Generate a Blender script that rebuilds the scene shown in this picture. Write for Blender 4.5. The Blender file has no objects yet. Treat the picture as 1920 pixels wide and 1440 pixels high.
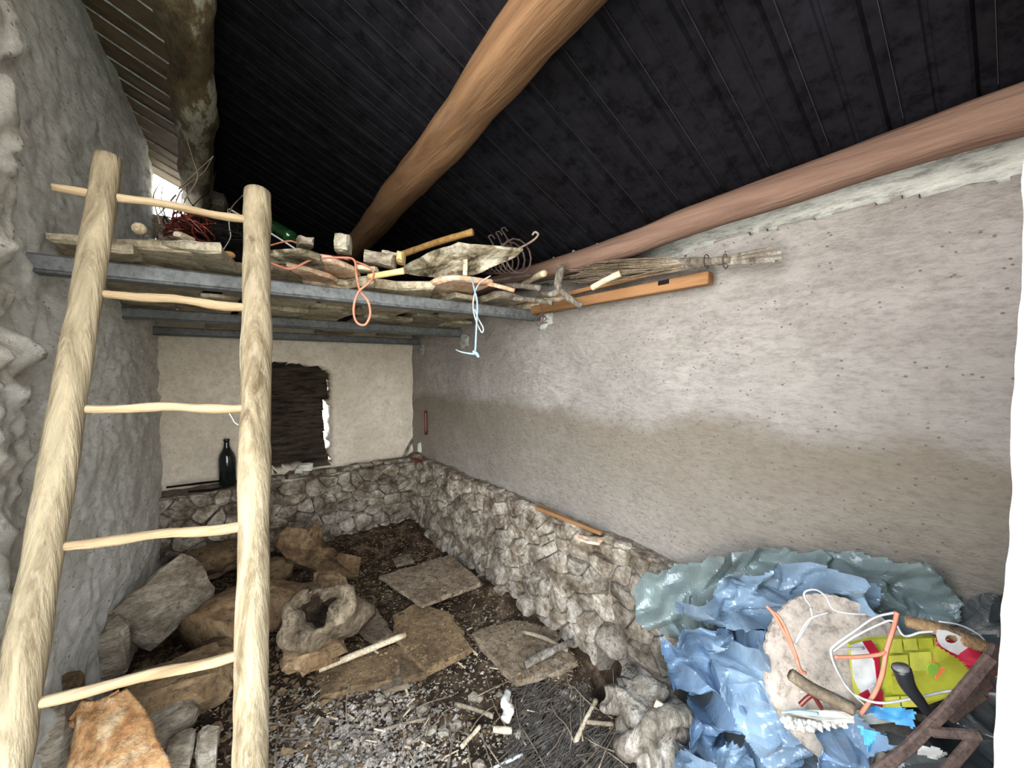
import bpy, math, random
from math import sin, cos, pi, radians, sqrt
from mathutils import Vector, noise
random.seed(7)
noise.seed_set(3)
SC = bpy.context.scene
COL = SC.collection
V = Vector
# ------------------------------------------------------------------ camera
H = 1.42                      # eye height above the floor (floor z = 0)
YAW, PITCH, FPX = radians(37.1), radians(-2.3), 740.0
Fw = V((sin(YAW)*cos(PITCH), cos(YAW)*cos(PITCH), sin(PITCH)))
Rt = V((cos(YAW), -sin(YAW), 0))
Up = Rt.cross(Fw)
CAM = V((0, 0, H))
cd = bpy.data.cameras.new('camera'); cam = bpy.data.objects.new('camera', cd); COL.objects.link(cam)
cam.location = CAM
cam.rotation_euler = (pi/2 + PITCH, 0, -YAW)
cd.sensor_width = 36; cd.lens = FPX/1920*36; cd.clip_start = 0.02
SC.camera = cam
SC.view_settings.view_transform = 'Standard'; SC.view_settings.look = 'None'
SC.view_settings.gamma = 1; SC.view_settings.use_curve_mapping = False
SC.view_settings.exposure = 2.25
# ------------------------------------------------------------------ sky and the doorway's daylight
w = bpy.data.worlds.new('sky'); SC.world = w; w.use_nodes = True
wn = w.node_tree.nodes; wl = w.node_tree.links
bg = wn['Background']; bg.inputs['Strength'].default_value = 3.2
tc = wn.new('ShaderNodeTexCoord'); sp = wn.new('ShaderNodeSeparateXYZ'); rp = wn.new('ShaderNodeValToRGB')
wl.new(tc.outputs['Generated'], sp.inputs[0]); wl.new(sp.outputs['Z'], rp.inputs[0]); wl.new(rp.outputs[0], bg.inputs[0])
rp.color_ramp.elements[0].position = 0.0; rp.color_ramp.elements[0].color = (1.0, 0.97, 0.91, 1)
rp.color_ramp.elements[1].position = 0.7; rp.color_ramp.elements[1].color = (0.64, 0.81, 1.0, 1)
pl = bpy.data.lights.new('doorway_daylight_portal', 'AREA'); pl.shape = 'RECTANGLE'; pl.size = 1.4; pl.size_y = 2.9
pl.cycles.is_portal = True
po = bpy.data.objects.new('doorway_daylight_portal', pl); COL.objects.link(po)
po.location = (0.08, -0.55, 1.35); po.rotation_euler = (pi/2, 0, 0)
pl2 = pl.copy(); pl2.size = 1.9; po2 = bpy.data.objects.new('side_daylight_portal', pl2); COL.objects.link(po2)
po2.location = (-0.78, 0.2, 1.35); po2.rotation_euler = (pi/2, 0, -pi/2)  # unseen side opening, left wall cut short to let sky light the right wall

# ------------------------------------------------------------------ picture-to-place helpers
def ray(px, py): return Fw + Rt*((px-960)/FPX) - Up*((py-720)/FPX)
def P(px, py, d): return CAM + ray(px, py)*d
def onZ(px, py, z): r = ray(px, py); return CAM + r*((z-H)/r.z)
def onX(px, py, x): r = ray(px, py); return CAM + r*(x/r.x)
def onY(px, py, y): r = ray(px, py); return CAM + r*(y/r.y)
def fb(x, y, z=0.0, o=4): return noise.fractal(V((x, y, z)), 1.0, 2.0, o, noise_basis='PERLIN_ORIGINAL')
def n1(x, y, z=0.0): return noise.noise(V((x, y, z)))
def ss(a, b, x):
    t = max(0, min(1, (x-a)/(b-a))); return t*t*(3-2*t)

# ------------------------------------------------------------------ materials
def newmat(name):
    m = bpy.data.materials.new(name); m.use_nodes = True
    nt = m.node_tree; return m, nt.nodes, nt.links, nt.nodes['Principled BSDF']
def nd(N, t, **k):
    n = N.new(t)
    for a, b in k.items(): setattr(n, a, b)
    return n
def ramp(N, L, src, stops):
    r = N.new('ShaderNodeValToRGB'); L.new(src, r.inputs[0]); e = r.color_ramp.elements
    e[0].position, e[0].color = stops[0][0], (*stops[0][1], 1)
    e[1].position, e[1].color = stops[-1][0], (*stops[-1][1], 1)
    for p, c in stops[1:-1]:
        q = e.new(p); q.color = (*c, 1)
    return r.outputs[0]
def coords(N, L, stretch=(1, 1, 1), world=True):
    if world: src = N.new('ShaderNodeNewGeometry').outputs['Position']
    else: src = N.new('ShaderNodeTexCoord').outputs['Object']
    mp = N.new('ShaderNodeMapping'); L.new(src, mp.inputs[0]); mp.inputs['Scale'].default_value = stretch
    return mp.outputs[0]
def tnoise(N, L, co, scale, detail=6, rough=0.6, dist=0.0):
    n = N.new('ShaderNodeTexNoise'); L.new(co, n.inputs['Vector'])
    n.inputs['Scale'].default_value = scale; n.inputs['Detail'].default_value = detail
    n.inputs['Roughness'].default_value = rough; n.inputs['Distortion'].default_value = dist
    return n.outputs['Fac']
def mixc(N, L, f, a, b, mode='MIX'):
    m = N.new('ShaderNodeMix'); m.data_type = 'RGBA'; m.blend_type = mode
    if isinstance(f, (int, float)): m.inputs[0].default_value = f
    else: L.new(f, m.inputs[0])
    for s, v in ((6, a), (7, b)):
        if isinstance(v, tuple): m.inputs[s].default_value = (*v, 1)
        else: L.new(v, m.inputs[s])
    return m.outputs[2]
def bump(N, L, b, h, strength, dist):
    n = N.new('ShaderNodeBump'); n.inputs['Strength'].default_value = strength; n.inputs['Distance'].default_value = dist
    L.new(h, n.inputs['Height']); L.new(n.outputs[0], b.inputs['Normal'])
def mathn(N, L, op, a, b=None, c=None):
    m = N.new('ShaderNodeMath'); m.operation = op
    for i, v in enumerate((a, b, c)):
        if v is None: continue
        if isinstance(v, (int, float)): m.inputs[i].default_value = v
        else: L.new(v, m.inputs[i])
    return m.outputs[0]
def surf(name, stops, scale=6, rough=0.85, bstr=0.6, bdist=0.01, stretch=(1, 1, 1), fine=60, world=True, spec=0.3,
         vary=0.0, detail=8, speck=None, metal=0.0, dist=0.0, grunge=0.5):
    """noise-coloured surface with fine relief; vary = brightness change per object"""
    m, N, L, b = newmat(name)
    co = coords(N, L, stretch, world)
    f = tnoise(N, L, co, scale, detail, 0.65, dist)
    c = ramp(N, L, f, stops)
    if speck:
        s = tnoise(N, L, co, speck[0], 3, 0.6)
        c = mixc(N, L, ramp(N, L, s, [(speck[1], (0, 0, 0)), (speck[1]+0.06, (1, 1, 1))]), c, speck[2])
    if vary:
        oi = N.new('ShaderNodeObjectInfo')
        v = mathn(N, L, 'MULTIPLY_ADD', oi.outputs['Random'], vary*2, 1-vary)
        cmb = N.new('ShaderNodeCombineXYZ')
        for i in range(3): L.new(v, cmb.inputs[i])
        c = mixc(N, L, 1.0, c, cmb.outputs[0], 'MULTIPLY')
    if grunge:
        c = mixc(N, L, 1.0, c, ramp(N, L, tnoise(N, L, co, scale*5, 6, 0.8), [(0.38, (1-grunge,)*3), (0.5, (.95,)*3), (0.64, (1.18,)*3)]), 'MULTIPLY')
    L.new(c, b.inputs['Base Color'])
    b.inputs['Roughness'].default_value = rough; b.inputs['Specular IOR Level'].default_value = spec
    b.inputs['Metallic'].default_value = metal
    h = mathn(N, L, 'ADD', tnoise(N, L, co, fine, 5, 0.7), mathn(N, L, 'MULTIPLY', f, 1.5))
    bump(N, L, b, h, bstr, bdist)
    return m
def plaster(name, light, dark, stain, band=None, vert=1.0, rough_bump=0.9, along=1.0):
    m, N, L, b = newmat(name)
    co = coords(N, L, (1, along, 1)); cs = coords(N, L, (1, along, vert))
    c = ramp(N, L, tnoise(N, L, co, 1.6, 6, 0.6), [(0.32, dark), (0.62, light)])
    c = mixc(N, L, ramp(N, L, tnoise(N, L, cs, 9, 7, 0.7), [(0.36, (0.75, 0.75, 0.75)), (0.58, (0, 0, 0))]), c, dark)
    c = mixc(N, L, ramp(N, L, tnoise(N, L, co, 3.1, 4, 0.55), [(0.55, (0, 0, 0)), (0.75, (0.55, 0.55, 0.55))]), c, stain)
    if band:      # an old damp line on the wall, wavering round a height
        g = N.new('ShaderNodeSeparateXYZ'); L.new(co, g.inputs[0])
        z = mathn(N, L, 'MULTIPLY_ADD', tnoise(N, L, co, 2.2, 5, 0.6), 0.35, g.outputs['Z'])
        mk = ramp(N, L, z, [((band[0]-.4)/2, (0, 0, 0)), (band[0]/2, (.55, .55, .55)), (band[1]/2, (.95, .95, .95)), ((band[1]+.07)/2, (0, 0, 0))])
        z2 = mathn(N, L, 'MULTIPLY', z, 0.5)
        m2 = N.new('ShaderNodeValToRGB'); L.new(z2, m2.inputs[0]); e = m2.color_ramp.elements
        st = [((band[0]-.45)/2, .1), (band[0]/2, .55), (band[1]/2, .85), ((band[1]+.09)/2, 0)]
        e[0].position, e[0].color = st[0][0], (st[0][1],)*3+(1,); e[1].position, e[1].color = st[3][0], (0, 0, 0, 1)
        for p, v in st[1:3]: q = e.new(p); q.color = (v, v, v, 1)
        c = mixc(N, L, m2.outputs[0], c, band[2])
    pit = N.new('ShaderNodeTexVoronoi'); L.new(co, pit.inputs['Vector']); pit.inputs['Scale'].default_value = 52
    pn = tnoise(N, L, co, 17, 2, 0.5)
    pm = mathn(N, L, 'MULTIPLY', mathn(N, L, 'LESS_THAN', pit.outputs['Distance'], 0.16), mathn(N, L, 'GREATER_THAN', pn, 0.52))
    c = mixc(N, L, mathn(N, L, 'MULTIPLY', pm, 0.75), c, (dark[0]*.4, dark[1]*.4, dark[2]*.4))
    gk = 0.80 if rough_bump > .5 else 0.85
    c = mixc(N, L, 1.0, c, ramp(N, L, tnoise(N, L, cs, 36, 8, 0.8), [(0.36, (gk, gk*.98, gk*.95)), (0.5, (1, 1, 1)), (0.66, (1.1, 1.1, 1.1))]), 'MULTIPLY')  # fine streaks paint the little shadows of the crumbly relief into the colour
    L.new(c, b.inputs['Base Color']); b.inputs['Roughness'].default_value = 0.95; b.inputs['Specular IOR Level'].default_value = 0.15
    h = mathn(N, L, 'ADD', tnoise(N, L, cs, 34, 8, 0.75), mathn(N, L, 'MULTIPLY', pm, -0.5))
    h = mathn(N, L, 'MULTIPLY_ADD', tnoise(N, L, cs, 120, 4, 0.6), 0.35, h)
    bump(N, L, b, h, rough_bump, 0.03 if rough_bump > .5 else .015)
    return m
def wood(name, c1, c2, axis=2, scale=14, rough=0.75, crack=(0.12, 0.09, 0.06), vary=0.0):
    m, N, L, b = newmat(name)
    s = [1, 1, 1]; s[axis] = 0.07
    co = coords(N, L, tuple(s))
    f = tnoise(N, L, co, scale, 7, 0.7, 0.6)
    c = ramp(N, L, f, [(0.33, c1), (0.6, c2)])
    g = tnoise(N, L, co, scale*4, 4, 0.6)
    c = mixc(N, L, ramp(N, L, g, [(0.30, (1, 1, 1)), (0.40, (0, 0, 0))]), c, crack)
    L.new(c, b.inputs['Base Color']); b.inputs['Roughness'].default_value = rough; b.inputs['Specular IOR Level'].default_value = 0.06
    bump(N, L, b, mathn(N, L, 'ADD', f, g), 0.8, 0.008)
    return m
def plain(name, c, rough=0.6, spec=0.4, metal=0.0, alpha=1.0, trans=0.0):
    m, N, L, b = newmat(name)
    co = coords(N, L)
    f = tnoise(N, L, co, 25, 4, 0.6)
    cc = ramp(N, L, f, [(0.35, tuple(x*0.75 for x in c)), (0.65, tuple(min(1, x*1.12) for x in c))])
    L.new(cc, b.inputs['Base Color']); b.inputs['Roughness'].default_value = rough
    b.inputs['Specular IOR Level'].default_value = spec; b.inputs['Metallic'].default_value = metal
    b.inputs['Alpha'].default_value = alpha; b.inputs['Transmission Weight'].default_value = trans
    return m
M = {}
M['plaster_right'] = plaster('plaster_right', (0.63, 0.575, 0.535), (0.41, 0.365, 0.33), (0.47, 0.425, 0.37), band=(0.95, 1.34, (0.30, 0.25, 0.19)), vert=2.2, rough_bump=1.0, along=0.8)
M['plaster_back'] = plaster('plaster_back', (0.74, 0.66, 0.56), (0.56, 0.485, 0.385), (0.42, 0.365, 0.275), rough_bump=0.45)
M['plaster_left'] = plaster('plaster_left', (0.90, 0.88, 0.83), (0.66, 0.635, 0.57), (0.56, 0.52, 0.43), vert=1.0, rough_bump=0.8, along=0.38)
M['plaster_pier'] = plaster('plaster_pier', (0.86, 0.82, 0.75), (0.58, 0.53, 0.44), (0.68, 0.62, 0.50), rough_bump=0.9, along=0.5)
M['jamb'] = plaster('plaster_jamb', (0.36, 0.34, 0.325), (0.25, 0.225, 0.205), (0.30, 0.27, 0.245), rough_bump=0.6)
M['concrete'] = surf('concrete_band', [(0.3, (0.30, 0.30, 0.27)), (0.6, (0.47, 0.47, 0.435))], 5, 0.9, 0.6, 0.008, stretch=(1, .5, 2), fine=50)
M['mortar'] = surf('earth_mortar', [(0.3, (0.10, 0.078, 0.055)), (0.65, (0.26, 0.215, 0.165))], 12, 0.95, 1.0, 0.02)
M['stone'] = surf('rubble_stone', [(0.34, (0.070, 0.048, 0.030)), (0.47, (0.195, 0.155, 0.113)), (0.63, (0.42, 0.365, 0.30))], 10, 0.9, 0.9, 0.008, vary=0.25, speck=(30, 0.62, (0.13, 0.105, 0.08)))
M['slab'] = surf('roof_slab_stone', [(0.3, (0.22, 0.165, 0.10)), (0.5, (0.43, 0.355, 0.245)), (0.7, (0.60, 0.515, 0.385))], 7, 0.88, 0.6, 0.008, vary=0.30, speck=(9, 0.60, (0.24, 0.19, 0.12)))
M['slab_moss'] = surf('mossy_slab_stone', [(0.40, (0.055, 0.042, 0.02)), (0.49, (0.24, 0.195, 0.125)), (0.60, (0.56, 0.50, 0.39))], 8, 0.9, 0.7, 0.008, stretch=(1, .5, 1), dist=1.0)
M['slab_orange'] = surf('rusty_slab_stone', [(0.35, (0.50, 0.24, 0.12)), (0.6, (0.66, 0.50, 0.36))], 9, 0.9, 0.6, 0.008)
M['brown_stone'] = surf('brown_stone', [(0.3, (0.085, 0.050, 0.024)), (0.65, (0.255, 0.165, 0.085))], 7, 0.9, 0.9, 0.012, vary=0.2, speck=(22, 0.62, (0.08, 0.055, 0.035)))
M['grey_stone'] = surf('grey_brown_stone', [(0.34, (0.15, 0.11, 0.075)), (0.5, (0.29, 0.235, 0.17)), (0.62, (0.46, 0.39, 0.30))], 8, 0.9, 0.8, 0.01, stretch=(1, 1, 3), vary=0.12)
M['lime'] = surf('lime_rubble', [(0.34, (0.12, 0.09, 0.068)), (0.6, (0.36, 0.30, 0.245))], 20, 0.95, 0.8, 0.006)
M['floor_slab'] = surf('floor_slab', [(0.3, (0.105, 0.070, 0.042)), (0.65, (0.25, 0.19, 0.130))], 6, 0.92, 0.8, 0.010, vary=0.25, grunge=.65, speck=(28, 0.6, (0.09, 0.065, 0.045)))
M['rail'] = wood('pale_pole_wood', (0.085, 0.060, 0.033), (0.27, 0.215, 0.137), 2, 18, crack=(0.22, 0.17, 0.12))
M['rung'] = wood('pale_rung_wood', (0.19, 0.12, 0.062), (0.33, 0.245, 0.145), 0, 22, crack=(0.34, 0.24, 0.15))
M['log'] = wood('brown_log_wood', (0.060, 0.030, 0.014), (0.150, 0.083, 0.043), 1, 13, crack=(0.10, 0.06, 0.04))
M['log_red'] = wood('reddish_log_wood', (0.085, 0.048, 0.035), (0.18, 0.112, 0.083), 1, 13, crack=(0.14, 0.08, 0.06))
M['oldbeam'] = surf('old_beam', [(0.36, (0.085, 0.055, 0.024)), (0.53, (0.19, 0.135, 0.07)), (0.57, (0.48, 0.44, 0.33))], 7, 0.9, 0.9, 0.02, stretch=(1, .35, 1))
M['oldboard'] = wood('old_roof_board', (0.09, 0.060, 0.035), (0.19, 0.135, 0.085), 0, 12)
M['steel'] = surf('grey_steel', [(0.3, (0.06, 0.060, 0.060)), (0.65, (0.14, 0.145, 0.145))], 9, 0.55, 0.3, 0.003, spec=0.5)
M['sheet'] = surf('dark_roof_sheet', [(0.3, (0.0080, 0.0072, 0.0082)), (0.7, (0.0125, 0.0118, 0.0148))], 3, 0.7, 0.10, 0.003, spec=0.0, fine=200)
M['rib_glint'] = plain('dull_rib_glint', (0.045, 0.042, 0.040), 0.6, 0.1)  # lighter than the sheet, painted edge highlight for the roof ribs
M['near_black'] = surf('near_black_matt', [(0.3, (0.006, 0.005, 0.004)), (0.7, (0.012, 0.010, 0.009))], 8, 0.9, 0.3, 0.005, spec=0.1)  # even near-black colour for gable boards and other very dark pieces
M['shutter'] = surf('rotten_shutter', [(0.38, (0.008, 0.006, 0.004)), (0.66, (0.075, 0.055, 0.035))], 14, 0.95, 0.9, 0.01, stretch=(.4, 1, 2.5))
M['orange_board'] = wood('orange_brown_board', (0.13, 0.065, 0.028), (0.27, 0.14, 0.065), 1, 16, crack=(0.2, 0.10, 0.05))
M['orange_wood'] = surf('fresh_split_wood', [(0.36, (0.33, 0.14, 0.05)), (0.5, (0.52, 0.28, 0.12)), (0.6, (0.66, 0.47, 0.27))], 5, 0.75, 0.7, 0.008, stretch=(1.6, 1.6, .45), dist=1.4)
M['yellow_wood'] = plain('yellow_wood', (0.72, 0.50, 0.22), 0.7, 0.2)
M['rot_wood'] = surf('rotten_wood', [(0.34, (0.055, 0.032, 0.014)), (0.5, (0.20, 0.12, 0.058)), (0.66, (0.36, 0.24, 0.13))], 6, 0.9, 0.9, 0.014, stretch=(1, 1, .6), dist=0.8)
M['grey_wood'] = surf('grey_driftwood', [(0.34, (0.09, 0.07, 0.05)), (0.5, (0.22, 0.185, 0.145)), (0.64, (0.42, 0.37, 0.31))], 11, 0.9, 1.0, 0.016, stretch=(1, 1, .6), dist=1.0)
M['twig_dark'] = surf('dark_twig', [(0.3, (0.030, 0.024, 0.020)), (0.7, (0.13, 0.105, 0.085))], 20, 0.85, 0.4, 0.003)
M['stump'] = surf('stump_wood', [(0.34, (0.07, 0.048, 0.028)), (0.5, (0.17, 0.125, 0.078)), (0.64, (0.30, 0.235, 0.155))], 9, 0.9, 1.0, 0.014, stretch=(1, 1, .5), dist=1.2, grunge=.6)
M['twig'] = surf('twig', [(0.3, (0.10, 0.072, 0.048)), (0.7, (0.26, 0.20, 0.135))], 20, 0.85, 0.4, 0.003, vary=0.35)
M['stick'] = surf('peeled_stick', [(0.3, (0.38, 0.28, 0.17)), (0.7, (0.66, 0.54, 0.38))], 20, 0.8, 0.4, 0.003, vary=0.15)
M['rust_rod'] = surf('rusty_rod', [(0.3, (0.22, 0.11, 0.03)), (0.7, (0.42, 0.24, 0.08))], 40, 0.8, 0.5, 0.003)
M['rust'] = surf('rusty_iron', [(0.3, (0.035, 0.022, 0.018)), (0.7, (0.105, 0.068, 0.055))], 30, 0.8, 0.5, 0.003)
M['rust_light'] = surf('pale_rusty_wire', [(0.3, (0.14, 0.09, 0.07)), (0.7, (0.42, 0.31, 0.25))], 40, 0.7, 0.3, 0.002)
M['pink'] = plain('salmon_cord', (0.42, 0.15, 0.09), 0.6)
M['white_cord'] = plain('white_cord', (0.40, 0.39, 0.38), 0.6)
M['blue_cord'] = plain('pale_blue_cord', (0.24, 0.36, 0.46), 0.5)
M['red_wire'] = plain('dark_red_wire', (0.11, 0.014, 0.008), 0.3, 0.6)
M['bottle'] = plain('black_green_glass', (0.008, 0.012, 0.010), 0.08, 0.6)
M['greenglass'] = plain('green_glass', (0.008, 0.035, 0.010), 0.1, 0.6)
M['card'] = surf('grey_cardboard', [(0.3, (0.30, 0.245, 0.20)), (0.7, (0.45, 0.375, 0.315))], 6, 0.9, 0.3, 0.002, speck=(40, 0.64, (0.36, 0.30, 0.25)))
M['foam'] = plain('crumbly_white_edge', (0.55, 0.52, 0.45), 0.8)
M['yellow'] = plain('yellow_green_print', (0.31, 0.31, 0.03), 0.35)
M['yellow2'] = plain('bright_yellow_print', (0.42, 0.41, 0.06), 0.35)
M['red'] = plain('crimson_print', (0.26, 0.006, 0.022), 0.35)
M['orange'] = plain('orange_print', (0.85, 0.20, 0.07), 0.35)
M['green'] = plain('green_print', (0.25, 0.45, 0.05), 0.35)
M['white'] = plain('white_print', (0.44, 0.44, 0.43), 0.4)
M['cyan'] = plain('sky_blue_plastic', (0.07, 0.29, 0.55), 0.35)
M['black'] = plain('black_plastic', (0.012, 0.012, 0.014), 0.35)
M['ground'] = surf('yard_ground', [(0.3, (0.20, 0.22, 0.12)), (0.7, (0.42, 0.40, 0.33))], 3, 0.95, 0.5, 0.02)
# soil: dark earth and rotten chips, a drift of pale lime rubble at the front
m, N, L, b = newmat('soil'); M['soil'] = m
co = coords(N, L)
c = ramp(N, L, tnoise(N, L, co, 9, 9, 0.75), [(0.38, (0.020, 0.012, 0.007)), (0.52, (0.075, 0.046, 0.027)), (0.64, (0.24, 0.165, 0.105))])
sx = N.new('ShaderNodeSeparateXYZ'); L.new(co, sx.inputs[0])
u = mathn(N, L, 'MULTIPLY_ADD', tnoise(N, L, co, 5, 6, 0.7), -1.1, mathn(N, L, 'ADD', sx.outputs['Y'], mathn(N, L, 'MULTIPLY', sx.outputs['X'], 0.5)))
pale = ramp(N, L, mathn(N, L, 'MULTIPLY', u, 0.5), [(0.30, (0.8, 0.8, 0.8)), (0.44, (0, 0, 0))])
pc = ramp(N, L, tnoise(N, L, co, 22, 7, 0.8), [(0.38, (0.10, 0.085, 0.075)), (0.5, (0.26, 0.22, 0.19)), (0.6, (0.44, 0.40, 0.36))])
c = mixc(N, L, pale, c, pc)
L.new(c, b.inputs['Base Color']); b.inputs['Roughness'].default_value = 0.95; b.inputs['Specular IOR Level'].default_value = 0.15
bump(N, L, b, tnoise(N, L, co, 45, 8, 0.8), 1.0, 0.02)
def film(name, base, alpha, rough=0.13, dirt=(0.55, 0.53, 0.47)):
    m, N, L, b = newmat(name)
    co = coords(N, L)
    f = tnoise(N, L, co, 5, 5, 0.6)
    c = ramp(N, L, f, [(0.35, tuple(x*0.7 for x in base)), (0.65, tuple(min(1, x*1.25) for x in base))])
    dm = ramp(N, L, tnoise(N, L, co, 18, 6, 0.75), [(0.64, (0, 0, 0)), (0.70, (.8, .8, .8))])
    c = mixc(N, L, dm, c, dirt)
    L.new(c, b.inputs['Base Color']); b.inputs['Roughness'].default_value = rough; b.inputs['Specular IOR Level'].default_value = 0.7
    a = mathn(N, L, 'MULTIPLY_ADD', f, 0.35, alpha-0.17); a = mathn(N, L, 'MAXIMUM', a, mathn(N, L, 'MULTIPLY', dm, 0.95))
    L.new(a, b.inputs['Alpha'])
    bump(N, L, b, tnoise(N, L, co, 16, 5, 0.6, 0.8), 0.5, 0.008)
    return m
M['film_blue'] = film('blue_plastic_film', (0.15, 0.225, 0.33), 0.78)
M['film_pale'] = film('pale_blue_plastic_film', (0.20, 0.28, 0.37), 0.60)
M['film_grey'] = film('grey_green_plastic_film', (0.17, 0.215, 0.21), 0.62, 0.28)
M['film_dark'] = film('dark_plastic_sack', (0.035, 0.04, 0.042), 1.1, 0.35, (0.1, 0.1, 0.09))

# ------------------------------------------------------------------ object helpers
WL = {}
def tagit(o, label=None, cat=None, group=None, kind=None):
    if label: o['label'] = label
    if cat: o['category'] = cat
    if group: o['group'] = group
    if kind: o['kind'] = kind
    return o
def thing(name, label, cat, loc, group=None):
    o = bpy.data.objects.new(name, None); COL.objects.link(o); o.location = loc; o.empty_display_size = 0.1
    WL[o.name] = V(loc); return tagit(o, label, cat, group)
def mesh(name, vs, fs, mat, parent=None, smooth=False, origin=None, kind=None):
    if parent is not None: org = WL[parent.name]
    elif origin is not None: org = V(origin)
    else:
        n = len(vs); org = V((sum(v[0] for v in vs)/n, sum(v[1] for v in vs)/n, min(v[2] for v in vs)))
    me = bpy.data.meshes.new(name)
    me.from_pydata([(v[0]-org[0], v[1]-org[1], v[2]-org[2]) for v in vs], [], fs)
    me.materials.append(mat)
    if smooth: me.polygons.foreach_set('use_smooth', [True]*len(me.polygons))
    me.update()
    o = bpy.data.objects.new(name, me); COL.objects.link(o)
    if parent is not None: o.parent = parent; WL[o.name] = org.copy()
    else: o.location = org; WL[o.name] = org.copy()
    if kind: o['kind'] = kind
    return o
def crom(pts, k=6):
    pts = [V(p) for p in pts]
    if len(pts) < 3: return [pts[0].lerp(pts[1], i/k) for i in range(k+1)]
    q = [pts[0]*2-pts[1]] + pts + [pts[-1]*2-pts[-2]]
    out = []
    for i in range(1, len(q)-2):
        a, b_, c_, d_ = q[i-1], q[i], q[i+1], q[i+2]
        for j in range(k):
            t = j/k
            out.append(0.5*((2*b_)+(c_-a)*t+(2*a-5*b_+4*c_-d_)*t*t+(3*b_-a-3*c_+d_)*t*t*t))
    out.append(pts[-1]); return out
def tubegeo(pts, r0, r1=None, seg=8, wob=0.0, k=6, flat=1.0, smooth_path=True, nf=6, seed=0):
    pts = crom(pts, k) if smooth_path else [V(p) for p in pts]
    n = len(pts); r1 = r0 if r1 is None else r1
    vs, fs = [], []
    t0 = (pts[1]-pts[0]).normalized()
    a = V((0, 0, 1)) if abs(t0.z) < 0.9 else V((1, 0, 0))
    x = t0.cross(a).normalized()
    for i, p in enumerate(pts):
        t = (pts[min(i+1, n-1)]-pts[max(i-1, 0)]).normalized()
        x = (x-t*x.dot(t)).normalized(); y = t.cross(x)
        r = r0+(r1-r0)*i/(n-1)
        for j in range(seg):
            th = 2*pi*j/seg; dv = x*cos(th)+y*sin(th)*flat
            q = p+dv*r
            rr = 1+(wob*fb(q.x*nf+seed, q.y*nf, q.z*nf, 3) if wob else 0)
            vs.append(p+dv*r*rr)
    for i in range(n-1):
        for j in range(seg):
            fs.append((i*seg+j, i*seg+(j+1) % seg, (i+1)*seg+(j+1) % seg, (i+1)*seg+j))
    fs.append(tuple(range(seg-1, -1, -1))); fs.append(tuple((n-1)*seg+j for j in range(seg)))
    return vs, fs
def tube(name, pts, r0, mat, r1=None, parent=None, seg=8, wob=0.0, k=6, flat=1.0, nf=6, seed=0, sp=True):
    vs, fs = tubegeo(pts, r0, r1, seg, wob, k, flat, sp, nf, seed)
    return mesh(name, vs, fs, mat, parent, True)
def join(geos):
    V_, F_ = [], []
    for vs, fs in geos:
        o = len(V_); V_ += list(vs); F_ += [tuple(i+o for i in f) for f in fs]
    return V_, F_
def bargeo(a, b_, wd, ht, up=V((0, 0, 1))):
    a, b_ = V(a), V(b_); t = (b_-a).normalized(); s = t.cross(up).normalized(); u = s.cross(t)
    vs = []
    for p in (a, b_):
        for sx_, uy in ((-1, -1), (1, -1), (1, 1), (-1, 1)): vs.append(p+s*wd/2*sx_+u*ht/2*uy)
    return vs, [(0, 1, 2, 3), (7, 6, 5, 4), (0, 4, 5, 1), (1, 5, 6, 2), (2, 6, 7, 3), (3, 7, 4, 0)]
def bevel(o, w_=0.004, s=1):
    md = o.modifiers.new('bevel', 'BEVEL'); md.width = w_; md.segments = s; md.limit_method = 'ANGLE'; return o
def bar(name, a, b_, wd, ht, mat, parent=None, up=V((0, 0, 1)), bv=0.004):
    vs, fs = bargeo(a, b_, wd, ht, up); return bevel(mesh(name, vs, fs, mat, parent), bv)
def slabgeo(poly, th, seed=0, step=0.05, jit=0.007, relief=0.003, chip=0.35):
    """an irregular stone slab: poly = corners of the seen face, th = vector to the hidden face"""
    poly = [V(p) for p in poly]; rnd = random.Random(seed)
    c = sum(poly, V())/len(poly); th = V(th); n = th.normalized()
    ring = []
    for i, p in enumerate(poly):
        q = poly[(i+1) % len(poly)]; k = max(2, int((q-p).length/step))
        for j in range(k):
            s = p.lerp(q, j/k)
            if j == 0: s = s+(c-s).normalized()*rnd.uniform(0.3, 1)*jit
            ring.append(s+(s-c).normalized()*rnd.uniform(-jit, jit))
    m = len(ring); vs = []; bevw = th.length*chip
    def lay(off, sh):
        for p in ring:
            e = (c-p); l = e.length
            q = p+e/l*min(sh*rnd.uniform(0.5, 1.5), l*0.5)+th*off
            vs.append(q+n*rnd.uniform(-1, 1)*relief)
    lay(0.0, bevw); lay(0.22, 0.0); lay(0.78, 0.0); lay(1.0, bevw)
    vs.append(c+n*rnd.uniform(-1, 1)*relief); ct = len(vs)-1; vs.append(c+th); cb = len(vs)-1
    fs = []
    for L_ in range(3):
        for j in range(m):
            fs.append((L_*m+j, L_*m+(j+1) % m, (L_+1)*m+(j+1) % m, (L_+1)*m+j))
    for j in range(m):
        fs.append((ct, (j+1) % m, j)); fs.append((cb, 3*m+j, 3*m+(j+1) % m))
    return vs, fs
def slab(name, poly, th, mat, parent=None, seed=0, **k):
    vs, fs = slabgeo(poly, th, seed, **k); return mesh(name, vs, fs, mat, parent)
def icogeo(sub=3):
    import bmesh
    bm = bmesh.new(); bmesh.ops.create_icosphere(bm, subdivisions=sub, radius=1)
    vs = [v.co.copy() for v in bm.verts]; fs = [tuple(v.index for v in f.verts) for f in bm.faces]; bm.free(); return vs, fs
ICO = {s: icogeo(s) for s in (1, 2, 3, 4)}
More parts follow.
